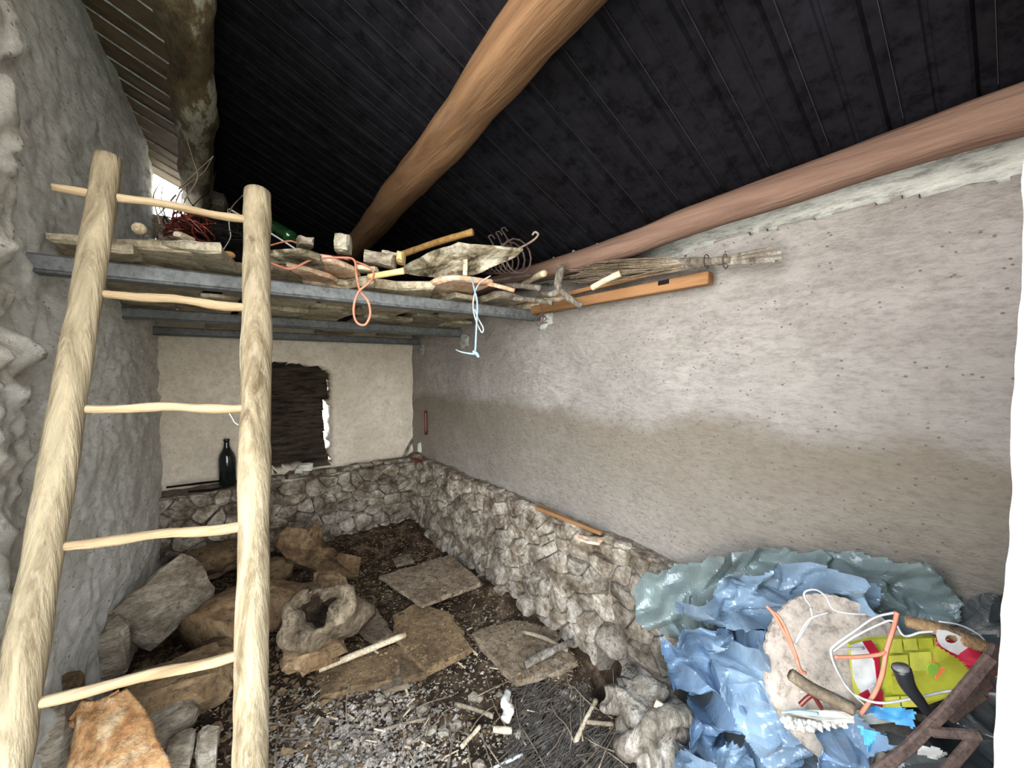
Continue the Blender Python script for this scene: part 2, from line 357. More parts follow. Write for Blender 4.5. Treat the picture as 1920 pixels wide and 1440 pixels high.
def rockgeo(c, rad, seed=0, sub=3, amp=0.28, fr=1.3, rot=None, box=0.45):
    vs0, fs = ICO[sub]; vs = []
    c = V(c); rnd = random.Random(seed)
    R = rot.to_matrix() if rot else None
    for v in vs0:
        q = V([math.copysign(abs(a)**(1-box), a) for a in v])   # boxier than a ball
        q = q*(1/max(0.6, q.length)*0.5+0.5)
        q = q*(1+amp*fb(v.x*fr+seed*3.1, v.y*fr, v.z*fr, 3))
        q = V((q.x*rad[0], q.y*rad[1], q.z*rad[2]))
        if R: q = R @ q
        vs.append(q+c)
    return vs, fs
def rock(name, c, rad, mat, seed=0, parent=None, sub=3, smooth=False, **k):
    vs, fs = rockgeo(c, rad, seed, sub, **k); return mesh(name, vs, fs, mat, parent, smooth)
def grid(nu, nv, fn, keep=None):
    vs = [fn(i/nu, j/nv) for j in range(nv+1) for i in range(nu+1)]
    fs = []
    for j in range(nv):
        for i in range(nu):
            if keep and not keep((i+.5)/nu, (j+.5)/nv): continue
            a = j*(nu+1)+i; fs.append((a, a+1, a+nu+2, a+nu+1))
    return vs, fs
def solid(o, t, off=-1):
    md = o.modifiers.new('solid', 'SOLIDIFY'); md.thickness = t; md.offset = off; return o
def inpoly(x, y, poly):
    r = False; j = len(poly)-1
    for i in range(len(poly)):
        xi, yi = poly[i]; xj, yj = poly[j]
        if (yi > y) != (yj > y) and x < (xj-xi)*(y-yi)/(yj-yi)+xi: r = not r
        j = i
    return r

# ------------------------------------------------------------------ the room shell
XR, YB = 1.51, 3.57
def roofz(x): return H+0.665+0.44*(1.42-x)
def XL(y):                                            # the left wall leans away towards the door
    return -0.405+0.105*ss(1.6, 3.4, y)
# right wall: thick rough render, ragged along its top
def fr(u, v):
    y = -0.05+u*(YB+0.05); z = v*(2.0)
    d = 0.016*fb(y*2.2, z*3.5, 1, 4)+0.007*fb(y*11, z*22, 5, 4)*ss(0.9, 1.3, z)+0.003*n1(y*30, z*50, 9)
    return V((XR+d, y, z))
top_r = lambda y: H+0.458+0.03*fb(y*3.1, 0.3, 2, 4)+0.012*n1(y*23, 3, 1)
vs, fs = grid(330, 190, fr, lambda u, v: v*2.0 < top_r(-0.05+u*(YB+0.05)))
o = mesh('wall_right', vs, fs, M['plaster_right'], None, True, origin=(XR, 0, 0), kind='structure'); wall_right = o
solid(o, 0.02, 1)
def fr2(u, v):
    y = -0.3+u*(YB+0.6); z = H+0.30+v*0.42
    return V((XR+0.035+0.008*fb(y*3, z*9, 3, 4), y, z))
vs, fs = grid(160, 24, fr2)
mesh('trim_1', vs, fs, M['concrete'], None, True, kind='structure')
bx_v, bx_f = bargeo((XR+0.24, -0.5, 1.05), (XR+0.24, 4.0, 1.05), 0.38, 2.2)
mesh('wall_outer', bx_v, bx_f, M['mortar'], None, kind='structure')
# back wall with a ragged window hole
win = [(0.235, 0.60), (0.80, 0.60), (0.80, 1.30), (0.81, 1.37), (0.76, 1.43), (0.62, 1.445), (0.45, 1.47), (0.24, 1.47)]
def fbk(u, v):
    x = -0.48+u*2.02; z = v*1.80
    return V((x, YB+0.010*fb(x*2.5, z*2.5, 7, 4)+0.0025*n1(x*25, z*25, 3), z))
def kb(u, v):
    x = -0.48+u*2.02; z = v*1.80
    return not inpoly(x+0.010*n1(x*20, z*20, 1), z+0.010*n1(x*20, z*20, 8), win)
vs, fs = grid(202, 180, fbk, kb)
o = mesh('wall_back', vs, fs, M['plaster_back'], None, True, origin=(0.5, YB, 0), kind='structure'); wall_back = o
solid(o, 0.30, 1 if False else -1)
# left wall, upper render rough in the vertical
def fl(u, v):
    y = 1.0+u*(YB-0.85); z = v*2.95
    x = XL(y)
    pier = 1-ss(1.52, 1.62, y+0.03*n1(z*6, 2, 2)-0.10*ss(1.2, 0.3, z))
    x += 0.016*fb(y*1.5, z*3.0, 11, 4)+0.012*fb(y*5, z*12, 4, 5)+0.007*fb(y*16, z*34, 2, 3)
    x += pier*(0.018+0.060*max(-.12, fb(y*5, z*8, 20, 2))+0.018*fb(y*12, z*24, 2, 3))
    return V((x, y, z))
vs, fs = grid(190, 190, fl)
me_o = mesh('wall_left', vs, fs, M['plaster_left'], None, True, origin=(-.4, 1.5, 0), kind='structure'); wall_left = me_o
me_o.data.materials.append(M['plaster_pier'])
idx = []
for j in range(190):
    for i in range(190):
        y = 1.0+(i+.5)/190*(YB-0.85); z = (j+.5)/190*2.95
        idx.append(1 if y < 1.57+0.05*n1(z*4, y*4, 1)+0.10*ss(1.2, 0.3, z)*-1 else 0)
me_o.data.polygons.foreach_set('material_index', idx)
solid(me_o, 0.05, -1)
bx_v, bx_f = bargeo((-0.67, 1.0, 1.47), (-0.67, 4.0, 1.47), 0.36, 2.95)
mesh('wall_outer', bx_v, bx_f, M['mortar'], None, kind='structure')
# gable above the loft: near-black boards, each a part, one missing beside the old beam
gable = thing('wall_gable', None, None, (0.5, YB+.1, 1.8)); gable['kind'] = 'structure'
x = -0.02; i = 0
while x < 1.6:
    w_ = 0.155
    zt = roofz(x+w_)+0.02+0.02
    bar('plank', (x+w_/2, YB+0.12, 1.78), (x+w_/2, YB+0.12, max(1.9, roofz(x+w_)+0.06)), w_+0.004, 0.03, M['near_black'], gable, up=V((0, 1, 0)))
    x += w_; i += 1
bar('plank', (-0.06, YB+0.12, 1.78), (-0.06, YB+0.12, 2.42), 0.10, 0.03, M['near_black'], gable, up=V((0, 1, 0)))
# rubble filling under the gable gap
for k_, (px, py, r) in enumerate([(300, 428, .075), (345, 432, .08), (392, 420, .09), (408, 380, .065), (320, 448, .08), (372, 448, .08)]):
    p = onY(px, py, YB+0.06)
    rock('stone', p, (r, .09, r), M['mortar'] if k_ % 2 else M['stone'], 40+k_, gable, 2)
vs, fs = bargeo((-0.45, YB+.16, 1.98), (0.0, YB+.16, 1.98), 0.1, 0.42)
mesh('infill', vs, fs, M['mortar'], gable)
# front wall round the doorway (the camera stands in the doorway)
def fj(u, v):
    z = -0.02+v*2.7
    e = 0.0035*n1(z*9, 1, 5)+0.0022*n1(z*31, 4, 5)+0.0035*n1(z*3, 8, 5)
    if u < 0.5: return V((0.62+0.012*fb(z*7, u*8, 3, 3)*(1-ss(.4, .5, u)), -0.5+(0.5+0.0110+e+0.0022*ss(1.18, 1.10, z))*u*2, z))
    return V((0.62+(u-.5)*2*0.98, 0.0110+e+0.0022*ss(1.18, 1.10, z)-0.03*ss(.5, .56, u), z))
vs, fs = grid(60, 260, fj)
o = mesh('wall_front', vs, fs, M['jamb'], None, False, kind='structure')
# floor: trodden earth, heaped at the left and along the foot of the walls
def fz(x, y):
    z = 0.018*fb(x*3, y*3, 1, 4)+0.012*fb(x*13, y*13, 4, 3)+0.004*n1(x*60, y*60, 1)
    z += 0.20*ss(0.42, -0.15, x)*ss(0.7, 1.2, y)*ss(2.6, 1.7, y)
    z += 0.05*ss(1.15, 1.45, x)*ss(3.6, 1.8, y)
    z += 0.06*ss(2.7, 3.4, y)
    z -= 0.20*math.exp(-(((x-1.40)/.12)**2+((y-1.04)/.13)**2)**2)
    return z
def ff(u, v):
    x = -0.7+u*2.3; y = -0.5+v*4.2
    return V((x, y, fz(x, y)))
vs, fs = grid(230, 400, ff)
floor = mesh('floor', vs, fs, M['soil'], None, True, origin=(0.5, 1.5, 0), kind='structure')
vs, fs = grid(20, 20, lambda u, v: V((-9+u*18, -12+v*11.6, -0.03+0.05*n1(u*9, v*9))))
mesh('ground', vs, fs, M['ground'], None, kind='structure')
vs, fs = grid(20, 8, lambda u, v: V((-9+u*18, 4.1+v*6, -0.1+0.1*n1(u*9, v*9, 3))))
mesh('ground_behind', vs, fs, M['ground'], None, kind='structure')

# ceiling: folded dark sheet, one strip (pan and rib) at a time
ceil = thing('ceiling', None, None, (0.7, 1.6, 2.4)); ceil['kind'] = 'structure'
DX = V((1, 0, -0.45)).normalized(); NU = V((0.45, 0, 1)).normalized()
def strip(y0):
    X0, X1 = 0.02, 1.78
    prof = [(0.0, 0.0), (0.006, -0.004), (0.052, -0.004), (0.056, 0.001), (0.064, 0.001), (0.068, -0.004), (0.116, -0.004), (0.120, 0.0), (0.124, 0.014), (0.150, 0.014), (0.156, 0.0)]
    vs = []; fs = []
    for x_ in (X0, X1):
        for dy, dn in prof:
            p = V((x_, y0+dy, roofz(x_)+0.0))+NU*dn; vs.append(p)
    n = len(prof)
    for i in range(n-1): fs.append((i, i+1, n+i+1, n+i))
    return vs, fs
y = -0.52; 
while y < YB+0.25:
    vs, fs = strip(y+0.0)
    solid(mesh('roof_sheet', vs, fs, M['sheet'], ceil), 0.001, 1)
    for dy_ in (0.1225,): mesh('rib_glint_strip', *bargeo(V((0.03, y+dy_, roofz(0.03)))-NU*.002, V((1.45, y+dy_, roofz(1.45)))-NU*.002, .0010, .0020), M['rib_glint'], ceil)  # thin pale strip stands in for light caught along each rib
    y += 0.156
# old boards between the left wall and the old beam
y = -0.45; i = 0
while y < YB+0.2:
    wd = 0.125+0.03*random.random(); dz = 0.008*random.random()
    a = V((-0.52, y+wd/2, roofz(-0.52)-0.02+dz)); b_ = V((0.03, y+wd/2, roofz(0.03)-0.02+dz))
    bar('roof_board', a, b_, wd-0.010, 0.022, M['oldboard'], ceil, bv=0.003)
    tube('batten', [(-0.50, y+wd, roofz(-0.5)-0.030), (0.0, y+wd, roofz(0)-0.030)], 0.0045, M['concrete'], parent=ceil, seg=5)
    y += wd
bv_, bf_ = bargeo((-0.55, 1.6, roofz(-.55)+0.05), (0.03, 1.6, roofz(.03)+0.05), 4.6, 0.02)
mesh('roof_cover', bv_, bf_, M['near_black'], ceil)

# ------------------------------------------------------------------ roof timbers
pts = [(-0.052+0.012*sin(k_*1.7), -0.6+k_*0.62, roofz(-.07)-0.130) for k_ in range(8)]
o = tube('roof_beam', pts, 0.078, M['oldbeam'], seg=20, wob=0.25, nf=4, k=8)
tagit(o, 'dark rough-hewn old roof beam with patches of pale lime above left wall', 'beam')
A = P(1043, -4, 0.93); B = P(690, 436, 2.45); dirn = (B-A)
pts = [A-dirn*0.75, A, A+dirn*0.35+V((0.012, 0, 0)), A+dirn*0.7, B, A+dirn*1.42]
o = tube('roof_purlin', pts, 0.080, M['log'], r1=0.072, seg=20, wob=0.12, nf=4, k=10, seed=4)
tagit(o, 'round brown log purlin crossing the middle of the dark sheet roof', 'beam')
pts = [onX(2100, 155, 1.42), onX(1890, 215, 1.42), onX(1700, 276, 1.42), onX(1500, 346, 1.42), onX(1300, 413, 1.42), onX(1100, 486, 1.42), (1.43, 2.5, H+.53), (1.44, 3.6, H+.53)]
pts[0] = V((1.40, -0.45, pts[1].z-.02))
o = tube('wall_purlin', pts, 0.055, M['log_red'], r1=0.050, seg=18, wob=0.10, nf=4, k=8, seed=9)
tagit(o, 'long reddish log purlin lying along the top of the right plaster wall', 'beam')

# ------------------------------------------------------------------ stones of the two footings, each a part of its wall
def clip(poly, a, b_, c_):
    out = []
    for i in range(len(poly)):
        p, q = poly[i], poly[(i+1) % len(poly)]
        dp = a*p[0]+b_*p[1]-c_; dq = a*q[0]+b_*q[1]-c_
        if dp <= 0: out.append(p)
        if (dp < 0 < dq) or (dq < 0 < dp):
            t = dp/(dp-dq); out.append((p[0]+(q[0]-p[0])*t, p[1]+(q[1]-p[1])*t))
    return out
def cells(seeds, box, asp=1.35):
    """Voronoi cells, wider than high"""
    res = []
    S = [(s[0]/asp, s[1]) for s in seeds]
    for i, (x, y_) in enumerate(S):
        poly = [(box[0]/asp, box[2]), (box[1]/asp, box[2]), (box[1]/asp, box[3]), (box[0]/asp, box[3])]
        for j, (x2, y2) in enumerate(S):
            if i == j or abs(x2-x) > .5 or abs(y2-y_) > .5: continue
            a, b_ = x2-x, y2-y_; c_ = (x2*x2+y2*y2-x*x-y_*y_)/2
            poly = clip(poly, a, b_, c_)
            if len(poly) < 3: break
        if len(poly) >= 3: res.append([(p[0]*asp, p[1]) for p in poly])
    return res
def chaikin(poly):
    out = []
    for i in range(len(poly)):
        p, q = poly[i], poly[(i+1) % len(poly)]
        if math.dist(p, q) < 0.012: out.append(((p[0]+q[0])/2, (p[1]+q[1])/2)); continue
        out.append((p[0]*.8+q[0]*.2, p[1]*.8+q[1]*.2)); out.append((p[0]*.2+q[0]*.8, p[1]*.2+q[1]*.8))
    return out
def stonewall(seeds, box, place, mat, parent, asp=1.3, seed=1, hole=False):
    rnd = random.Random(seed)
    for poly in cells(seeds, box, asp):
        cx = sum(p[0] for p in poly)/len(poly); cy = sum(p[1] for p in poly)/len(poly)
        poly = chaikin(poly); n = len(poly)
        siz = sqrt(abs(sum(poly[i][0]*poly[(i+1) % n][1]-poly[(i+1) % n][0]*poly[i][1] for i in range(n)))/2)
        if siz < 0.02 or (hole and abs(cx-1.04) < .115 and cy < .125): continue
        pr = rnd.uniform(0.010, 0.045)*min(1.3, siz/0.09); tu, tv = rnd.uniform(-.22, .22), rnd.uniform(-.30, .22)
        vs = []
        for sc, dp in ((1.0, -0.02), (0.955, 0.55), (0.86, 0.9), (0.46, 1.0)):
            for (a, b_) in poly:
                j1, j2 = rnd.uniform(-.003, .003), rnd.uniform(-.003, .003)
                u_ = cx+(a-cx)*sc+j1; v_ = cy+(b_-cy)*sc+j2
                h_ = pr*dp+(tu*(u_-cx)+tv*(v_-cy))*max(0, dp)+0.011*n1(u_*26, v_*26, seed)*(dp > .3)
                vs.append(place(u_, v_, h_))
        vs.append(place(cx, cy, pr*rnd.uniform(.8, 1.15)))
        fs = [(L_*n+i, L_*n+(i+1) % n, (L_+1)*n+(i+1) % n, (L_+1)*n+i) for L_ in range(3) for i in range(n)]
        fs += [(3*n+i, 3*n+(i+1) % n, 4*n) for i in range(n)]
        mesh('stone', vs, fs, mat, parent, False)
rnd = random.Random(5)
seeds = []
y = -0.05
z = 0
row = 0
zz = 0.0
while zz < 0.62:
    y = -0.1+rnd.uniform(0, .1)
    while y < 3.42:
        k_ = 1-0.42*ss(0.6, 2.3, y)
        if rnd.random() > .17: seeds.append((y+rnd.uniform(-.03, .03), zz+0.045+rnd.uniform(-.042, .042)))
        y += rnd.uniform(0.06, 0.21)*k_
    zz += 0.088
ledge_r = lambda y: 0.60+0.02*n1(y*3, 1, 1)
def place_r(u_, v_, h_):
    zz_ = v_ if v_ < 0.5 else min(v_, ledge_r(u_)+0.03)
    return V((1.455-0.045*(1-v_/.62)-h_+0.012*n1(u_*2.5, v_*4, 7), u_, zz_))
stonewall(seeds, (-0.15, 3.46, -0.06, 0.62), place_r, M['stone'], wall_right, 1.25, 3, True)
def bk(u, v):
    y = -0.1+u*3.65
    if v < 0.8: zz_ = v/0.8*(ledge_r(y)-0.005); return V((1.452-0.045*(1-zz_/.62)+0.008*fb(y*9, zz_*9)+.25*ss(.135, .10, abs(y-1.04))*ss(.15, .11, zz_), y, zz_))
    t = (v-.8)/.2; return V((1.452+t*0.09, y, ledge_r(y)-0.005+0.02*t+0.02*fb(y*8, t, 3, 4)+0.02*sin(t*pi/2)))
vs, fs = grid(150, 40, bk)
mesh('footing', vs, fs, M['mortar'], wall_right, True)
# flat stones and rubble capping the ledge
for i in range(34):
    y = 0.5+i*0.088+rnd.uniform(-.02, .02); s = rnd.uniform(.6, 1.1)
    rock('stone', (1.470+rnd.uniform(-.02, .012), y, ledge_r(y)+0.012), (0.035*s, 0.052*s, 0.022*s), M['stone'], 100+i, wall_right, 2, amp=.35)
# back footing
seeds = []; zz = 0
while zz < 0.62:
    x = -0.36+rnd.uniform(0, .08)
    while x < 1.46:
        if rnd.random() > .15: seeds.append((x+rnd.uniform(-.02, .02), zz+0.04+rnd.uniform(-.034, .034)))
        x += rnd.uniform(0.06, 0.17)
    zz += 0.08
YF = 3.40
stonewall(seeds, (-0.38, 1.47, -0.06, 0.60), lambda u_, v_, h_: V((u_, YF-0.03*(1-v_/.6)-h_+.01*n1(u_*4, v_*4, 2), min(v_, .575+.02*n1(u_*4, 2, 2)))), M['stone'], wall_back, 1.35, 8)
def bk2(u, v):
    x = -0.40+u*1.9
    if v < .75: return V((x, YF+0.004+0.006*fb(x*9, v*9), v/.75*0.568))
    t = (v-.75)/.25; return V((x, YF+.004+t*.2, 0.568+0.015*fb(x*8, t*3, 5, 4)+0.02*t))
vs, fs = grid(100, 40, bk2)
mesh('footing', vs, fs, M['mortar'], wall_back, True)
for i in range(17):
    x = -0.1+i*0.095+rnd.uniform(-.02, .02)
    if x < 0.2: continue
    rock('stone', (x, YF+0.03+rnd.uniform(-.02, .05), 0.585), (0.05, 0.04, 0.022), M['stone'], 160+i, wall_back, 2, amp=.35)
# ------------------------------------------------------------------ window
wth = thing('window_1', None, None, (0.52, YB+.25, 0.6)); wth['kind'] = 'structure'
zz = 0.58; i = 0
while zz < 1.48:
    hh = 0.085+0.02*rnd.random()
    xr = 0.812+rnd.uniform(-.010, .006)-(0.034 if 0.6 < zz < 1.12 else 0)
    mesh('plank', *slabgeo([(0.16, YB+.22, zz), (xr, YB+.22, zz), (xr-.006, YB+.22, zz+hh+0.012), (0.16, YB+.22, zz+hh+0.012)], (0, 0.03+.004*(i % 2), 0), seed=300+i, step=.03, jit=.0025, relief=.003, chip=.1), M['shutter'], wth)
    zz += hh; i += 1
for px, py in ((600, 838), (596, 800)): pass
vs, fs = bargeo((0.20, YB+.16, 0.575), (0.85, YB+.16, 0.575), 0.32, 0.05)
mesh('sill', vs, fs, M['mortar'], wth)

# ------------------------------------------------------------------ steel beams of the loft
for i, (yb, hb, lab) in enumerate([(1.745, 0.303, 'front grey steel beam carrying the stone slab loft'), (2.65, 0.268, 'middle steel beam under the loft slabs, behind the front one'), (3.40, 0.240, 'rearmost steel beam under the loft, against the back wall')]):
    t = thing('steel_beam', lab, 'beam', (0.6, yb, H+hb-.026))
    x0 = XL(yb)-0.03
    bar('web', (x0, yb, H+hb), (XR+0.02, yb, H+hb), 0.055, 0.050, M['steel'], t, bv=0.006)
    bar('flange', (x0, yb+.004, H+hb-0.026), (XR+.02, yb+.004, H+hb-0.026), 0.066, 0.007, M['steel'], t, bv=0.003)

# ------------------------------------------------------------------ ladder
LT, LB = P(203, 296, 0.98), P(14, 1440, 0.69)
RT_, RB = P(483, 362, 1.19), P(471, 1440, 0.85)
lad = thing('ladder', 'rustic pale wooden ladder of two rough poles and thin rungs leaning on the loft', 'ladder', (0, 1.0, 0.0))
def tofloor(a, b_):
    d = b_-a; return a+d*((0.03-a.z)/d.z) if False else a+d*((0.02-a.z)/d.z)
LF, RF = tofloor(LT, LB), tofloor(RT_, RB)
def polep(a, b_, bend, n=12):
    out = []
    for i in range(n+1):
        t = i/n; p = a.lerp(b_, t)+V((bend*sin(t*6.5), bend*.6*sin(t*4+1), 0)); out.append(p)
    return out
for (a, b_, r0, r1, sd) in ((LT, LF, 0.0262, 0.0325, 3), (RT_, RF, 0.0350, 0.0335, 8)):
    tube('rail', polep(a, b_, 0.0012), r0, M['rail'], r1=r1, parent=lad, seg=22, wob=0.10, k=8, nf=9, seed=sd)
def railat(a, b_, py):
    best = None
    for i in range(400):
        t = i/399*1.1; p = a.lerp(b_, t); q = p-CAM
        yy = 720-q.dot(Up)/q.dot(Fw)*FPX
        if best is None or abs(yy-py) < best[0]: best = (abs(yy-py), p)
    return best[1]
for (ly, ry) in ((366, 413), (548, 577), (769, 765), (1030, 984), (1327, 1220)):
    a = railat(LT, LB, ly); b_ = railat(RT_, RB, ry); d = b_-a
    if ly == 366: a = a-d*0.25
    mid = a.lerp(b_, .5)+V((0, 0, .004))
    tube('rung', [a, a.lerp(b_, .25), mid, a.lerp(b_, .75)+V((0, 0, -.003)), b_], 0.0095, M['rung'], r1=0.0118, parent=lad, seg=12, wob=0.25, nf=14, k=8)
tube('frayed_fibre', [P(457, 590, 1.10), P(451, 640, 1.09), P(452, 700, 1.08), P(462, 750, 1.07)], 0.0012, M['stick'], parent=lad, seg=5)
tube('frayed_fibre', [P(430, 775, .98), P(436, 785, .98), P(440, 792, .98), P(447, 797, .98)], 0.0012, M['white_cord'], parent=lad, seg=5)

# ------------------------------------------------------------------ loft slabs
def lay(front, hf, yb, hb, th, mat, lab, seed, cat='stone slab', xb=None, group=None, jit=.006):
    """slab whose front edge shows at the given picture points, lying back to depth yb"""
    tl = (0, .010, -.008, .012, -.010, .009, -.009, .010, -.008, .006, 0, .008, -.006, 0)[seed]
    fpts = [onZ(px, py, H+hf+tl*(1-2*i_/(len(front)-1))+abs(tl)) for i_, (px, py) in enumerate(front)]
    xl, xr = (fpts[0].x, fpts[-1].x) if xb is None else xb
    poly = fpts+[V((xr, yb, H+hb)), V((xl, yb, H+hb))]
    o = slab('stone_slab', poly, (0, 0, th), mat, seed=seed, jit=jit)
    return tagit(o, lab, cat, group)
lay([(88, 452), (205, 462), (368, 474)], .358, 2.10, .33, .030, M['slab'], 'long thin grey slab reaching the left wall at the loft edge', 1, xb=(-.38, .05))
lay([(196, 470), (250, 474), (290, 512)], .330, 1.95, .327, .024, M['slab'], 'small slab with a slanting corner just right of the left ladder pole', 2, xb=(-.34, -.12))
lay([(276, 462), (345, 468), (415, 474)], .350, 2.00, .328, .030, M['slab'], 'broad pale slab overhanging the steel beam between the ladder poles', 3, xb=(-.12, .14))
lay([(388, 493), (450, 503), (548, 508)], .352, 1.95, .330, .022, M['floor_slab'], 'thin slab passing behind the top of the right ladder pole', 4, xb=(.15, .345))
lay([(556, 524), (640, 540), (704, 530)], .352, 2.00, .330, .034, M['slab'], 'cream-edged slab with a dipping front edge behind the salmon cord', 5, xb=(.36, .66))
lay([(692, 538), (760, 543), (818, 542)], .348, 2.00, .330, .038, M['slab'], 'thick cream slab with rounded right corner on the steel beam', 6, xb=(.67, .92))
lay([(806, 567), (855, 556), (898, 564)], .344, 2.05, .330, .026, M['slab'], 'small buff slab behind the hanging blue cord', 7, xb=(.86, 1.08))
lay([(878, 572), (940, 556), (990, 566)], .345, 2.05, .332, .036, M['grey_stone'], 'rounded grey-brown slab near the right end of the steel beam', 8, xb=(1.02, 1.25))
lay([(958, 580), (1037, 574)], .333, 2.1, .335, .026, M['slab'], 'pale pointed slab at the right end of the steel beam', 9, xb=(1.24, 1.44))
# second layer
lay([(535, 500), (580, 510), (626, 522)], .375, 1.95, .37, .020, M['slab_orange'], 'orange-stained thin slab lying on top behind the ladder', 10, xb=(.34, .50))
lay([(572, 484), (620, 492), (668, 512)], .40, 2.1, .385, .028, M['slab_orange'], 'rust-stained slab under the upright block on the loft', 11, xb=(.42, .66))
lay([(812, 532), (852, 524), (925, 534)], .385, 2.0, .38, .026, M['slab_orange'], 'buff slab with an orange edge under the tilted mossy slab', 12, xb=(.88, 1.12))
lay([(500, 482), (560, 476), (600, 486)], .395, 2.4, .40, .026, M['slab_moss'], 'dark mossy slab behind the right ladder pole', 13, xb=(.30, .56))
# propped mossy slab seen from below
poly = [P(742, 511, 1.95), P(800, 478, 1.85), P(858, 458, 1.72), P(930, 465, 1.68), P(980, 471, 1.70), P(972, 480, 1.73), P(888, 519, 1.86), P(800, 520, 1.95)]
n_ = (poly[2]-poly[0]).cross(poly[4]-poly[0]).normalized(); n_ = n_ if n_.z > 0 else -n_
o = slab('stone_slab', poly, n_*0.018, M['slab_moss'], seed=20, jit=.004)
tagit(o, 'big mossy slab propped up at a tilt with its stained underside showing', 'stone slab')
# rows behind, seen from beneath between the beams
sd = 400
for ri, (y0, y1, hh) in enumerate([(1.86, 2.50, .332), (2.42, 3.08, .306), (3.02, 3.54, .290)]):
    x = -0.33
    while x < 1.46:
        wd = rnd.uniform(.20, .34); x2 = min(x+wd, 1.49); sk = rnd.uniform(-.05, .05)
        if x2-x < .08: break
        z_ = H+hh+rnd.uniform(0, .006)+(0.03 if sd % 2 else 0)
        poly = [(x, y0+rnd.uniform(-.03, .03), z_), (x2-.008, y0+rnd.uniform(-.03, .03), z_), (min(1.49, x2-.008+sk), y1, z_-.012), (max(-.34, x+sk), y1, z_-.012)]
        o = slab('stone_slab', poly, (0, 0, .024), M['slab'], seed=sd, jit=.006)
        tagit(o, ['buff slab of the loft floor seen from below between front and middle steel beams', 'buff slab of the loft floor seen from below behind the middle steel beam', 'buff slab of the loft floor seen from below over the rearmost steel beam'][ri], 'stone slab',
              ['loft slabs behind the front beam', 'loft slabs behind the middle beam', 'loft slabs over the rear beam'][ri])
        x = x2; sd += 1

# ------------------------------------------------------------------ things on the loft
def block(name, px, py, d, sx_, sy, sz, mat, lab, cat, seed, rot=(0, 0, 0)):
    from mathutils import Euler
    c = P(px, py, d); R = Euler(rot).to_matrix()
    f = [R @ V((a*sx_/2, -sy/2, b_*sz/2))+c for a, b_ in ((-1, -1), (1, -1), (1, 1), (-1, 1))]
    o = slab(name, f, R @ V((0, sy, 0)), mat, seed=seed, step=.03, jit=.003, relief=.002, chip=.08)
    return tagit(o, lab, cat)
block('stone_block', 572, 456, 1.75, .065, .10, .042, M['grey_stone'], 'small grey block end on the loft right of the ladder', 'stone', 31)
block('stone_block', 644, 459, 1.78, .062, .09, .080, M['slab_moss'], 'upright squared mossy block standing on the loft slabs', 'stone', 32, rot=(0, .04, -.5))
block('stone_block', 714, 488, 1.80, .135, .11, .058, M['grey_stone'], 'tilted grey brick-like block on the loft beside the yellow batten end', 'stone', 33, rot=(.1, .14, -.5))
block('stone_block', 735, 484, 2.0, .10, .10, .05, M['slab_moss'], 'dark block just behind the yellow batten end', 'stone', 37, rot=(0, .1, -.5))
block('wood_offcut', 752, 484, 1.78, .034, .12, .048, M['yellow_wood'], 'yellow sawn batten end poking out of the loft', 'wood', 34, rot=(.05, .12, -.5))
block('wood_offcut', 347, 447, 1.38, .034, .08, .026, M['slab'], 'small buff wooden offcut beside the red wire tangle', 'wood', 35, rot=(0, .3, -.5))
block('stone_block', 872, 502, 1.80, .020, .03, .075, M['slab'], 'thin upright chip propping the mossy slab', 'stone', 36, rot=(0, .02, -.5))
block('stone_block', 690, 506, 1.72, .09, .08, .024, M['slab'], 'flat cream chip between the salmon cord and the block', 'stone', 38, rot=(0, .08, -.5))
tagit(tube('wooden_stick', [P(692, 519, 1.62), P(757, 508, 1.58)], .0125, M['yellow_wood'], seg=10, wob=.1), 'short yellow peeled stick behind the salmon cord loop', 'stick')
tagit(tube('rusty_rod', [P(735, 484, 2.1), P(815, 456, 1.95), P(886, 435, 1.82)], .0165, M['rust_rod'], seg=12, wob=.12), 'brown rusty rod rising from the loft slabs against the dark roof', 'rod')
tagit(rock('wooden_ball', P(261, 429, 1.33), (.021, .021, .021), M['stick'], 3, None, 2, True, amp=.03, box=0), 'pale round stick end lying on the left slab of the loft', 'wood')
tagit(rock('wooden_ball', P(429, 478, 1.36), (.020, .018, .013), M['rust_rod'], 3, None, 2, True, amp=.03, box=0), 'small brown round stick end near the right ladder pole', 'wood')
# red wire tangle
gs = []
r2 = random.Random(11)
for i in range(26):
    c = P(r2.gauss(350, 24), r2.gauss(425, 9), r2.uniform(1.5, 1.72)); ra = r2.uniform(.03, .07); ph = r2.uniform(0, 6.28)
    e1 = V((r2.gauss(0, 1), r2.gauss(0, 1), r2.gauss(0, .5))).normalized(); e2 = e1.cross(V((r2.gauss(0, .4), r2.gauss(0, .4), 1))).normalized()
    gs.append(tubegeo([c+e1*cos(ph+t_*.9)*ra*r2.uniform(.8, 1.2)+e2*sin(ph+t_*.9)*ra*.6+V((0, 0, abs(.2*ra*sin(t_)))) for t_ in range(7)], 0.0032, seg=5, k=5))
vs, fs = join(gs)
tagit(mesh('wire_tangle', vs, fs, M['red_wire'], None, True), 'tangle of dark red wire heaped on the loft behind the ladder', 'wire')
gs = []
for i in range(60):
    c = P(r2.uniform(385, 470), r2.uniform(415, 468), r2.uniform(1.6, 2.0)); pts = [c+V((r2.uniform(-.09, .09), r2.uniform(-.09, .09), r2.uniform(-.05, .07))) for j in range(3)]
    gs.append(tubegeo(pts, .0022, seg=4, k=4))
vs, fs = join(gs)
tagit(mesh('brushwood', vs, fs, M['near_black'], None, True, kind='stuff'), 'dark matted brushwood heaped on the loft behind the ladder', 'brushwood')
tagit(rock('brush_heap', P(420, 455, 1.95), (.16, .15, .09), M['near_black'], 9, None, 3, True, amp=.6), 'dark lump of matted debris on the loft behind the ladder', 'debris')
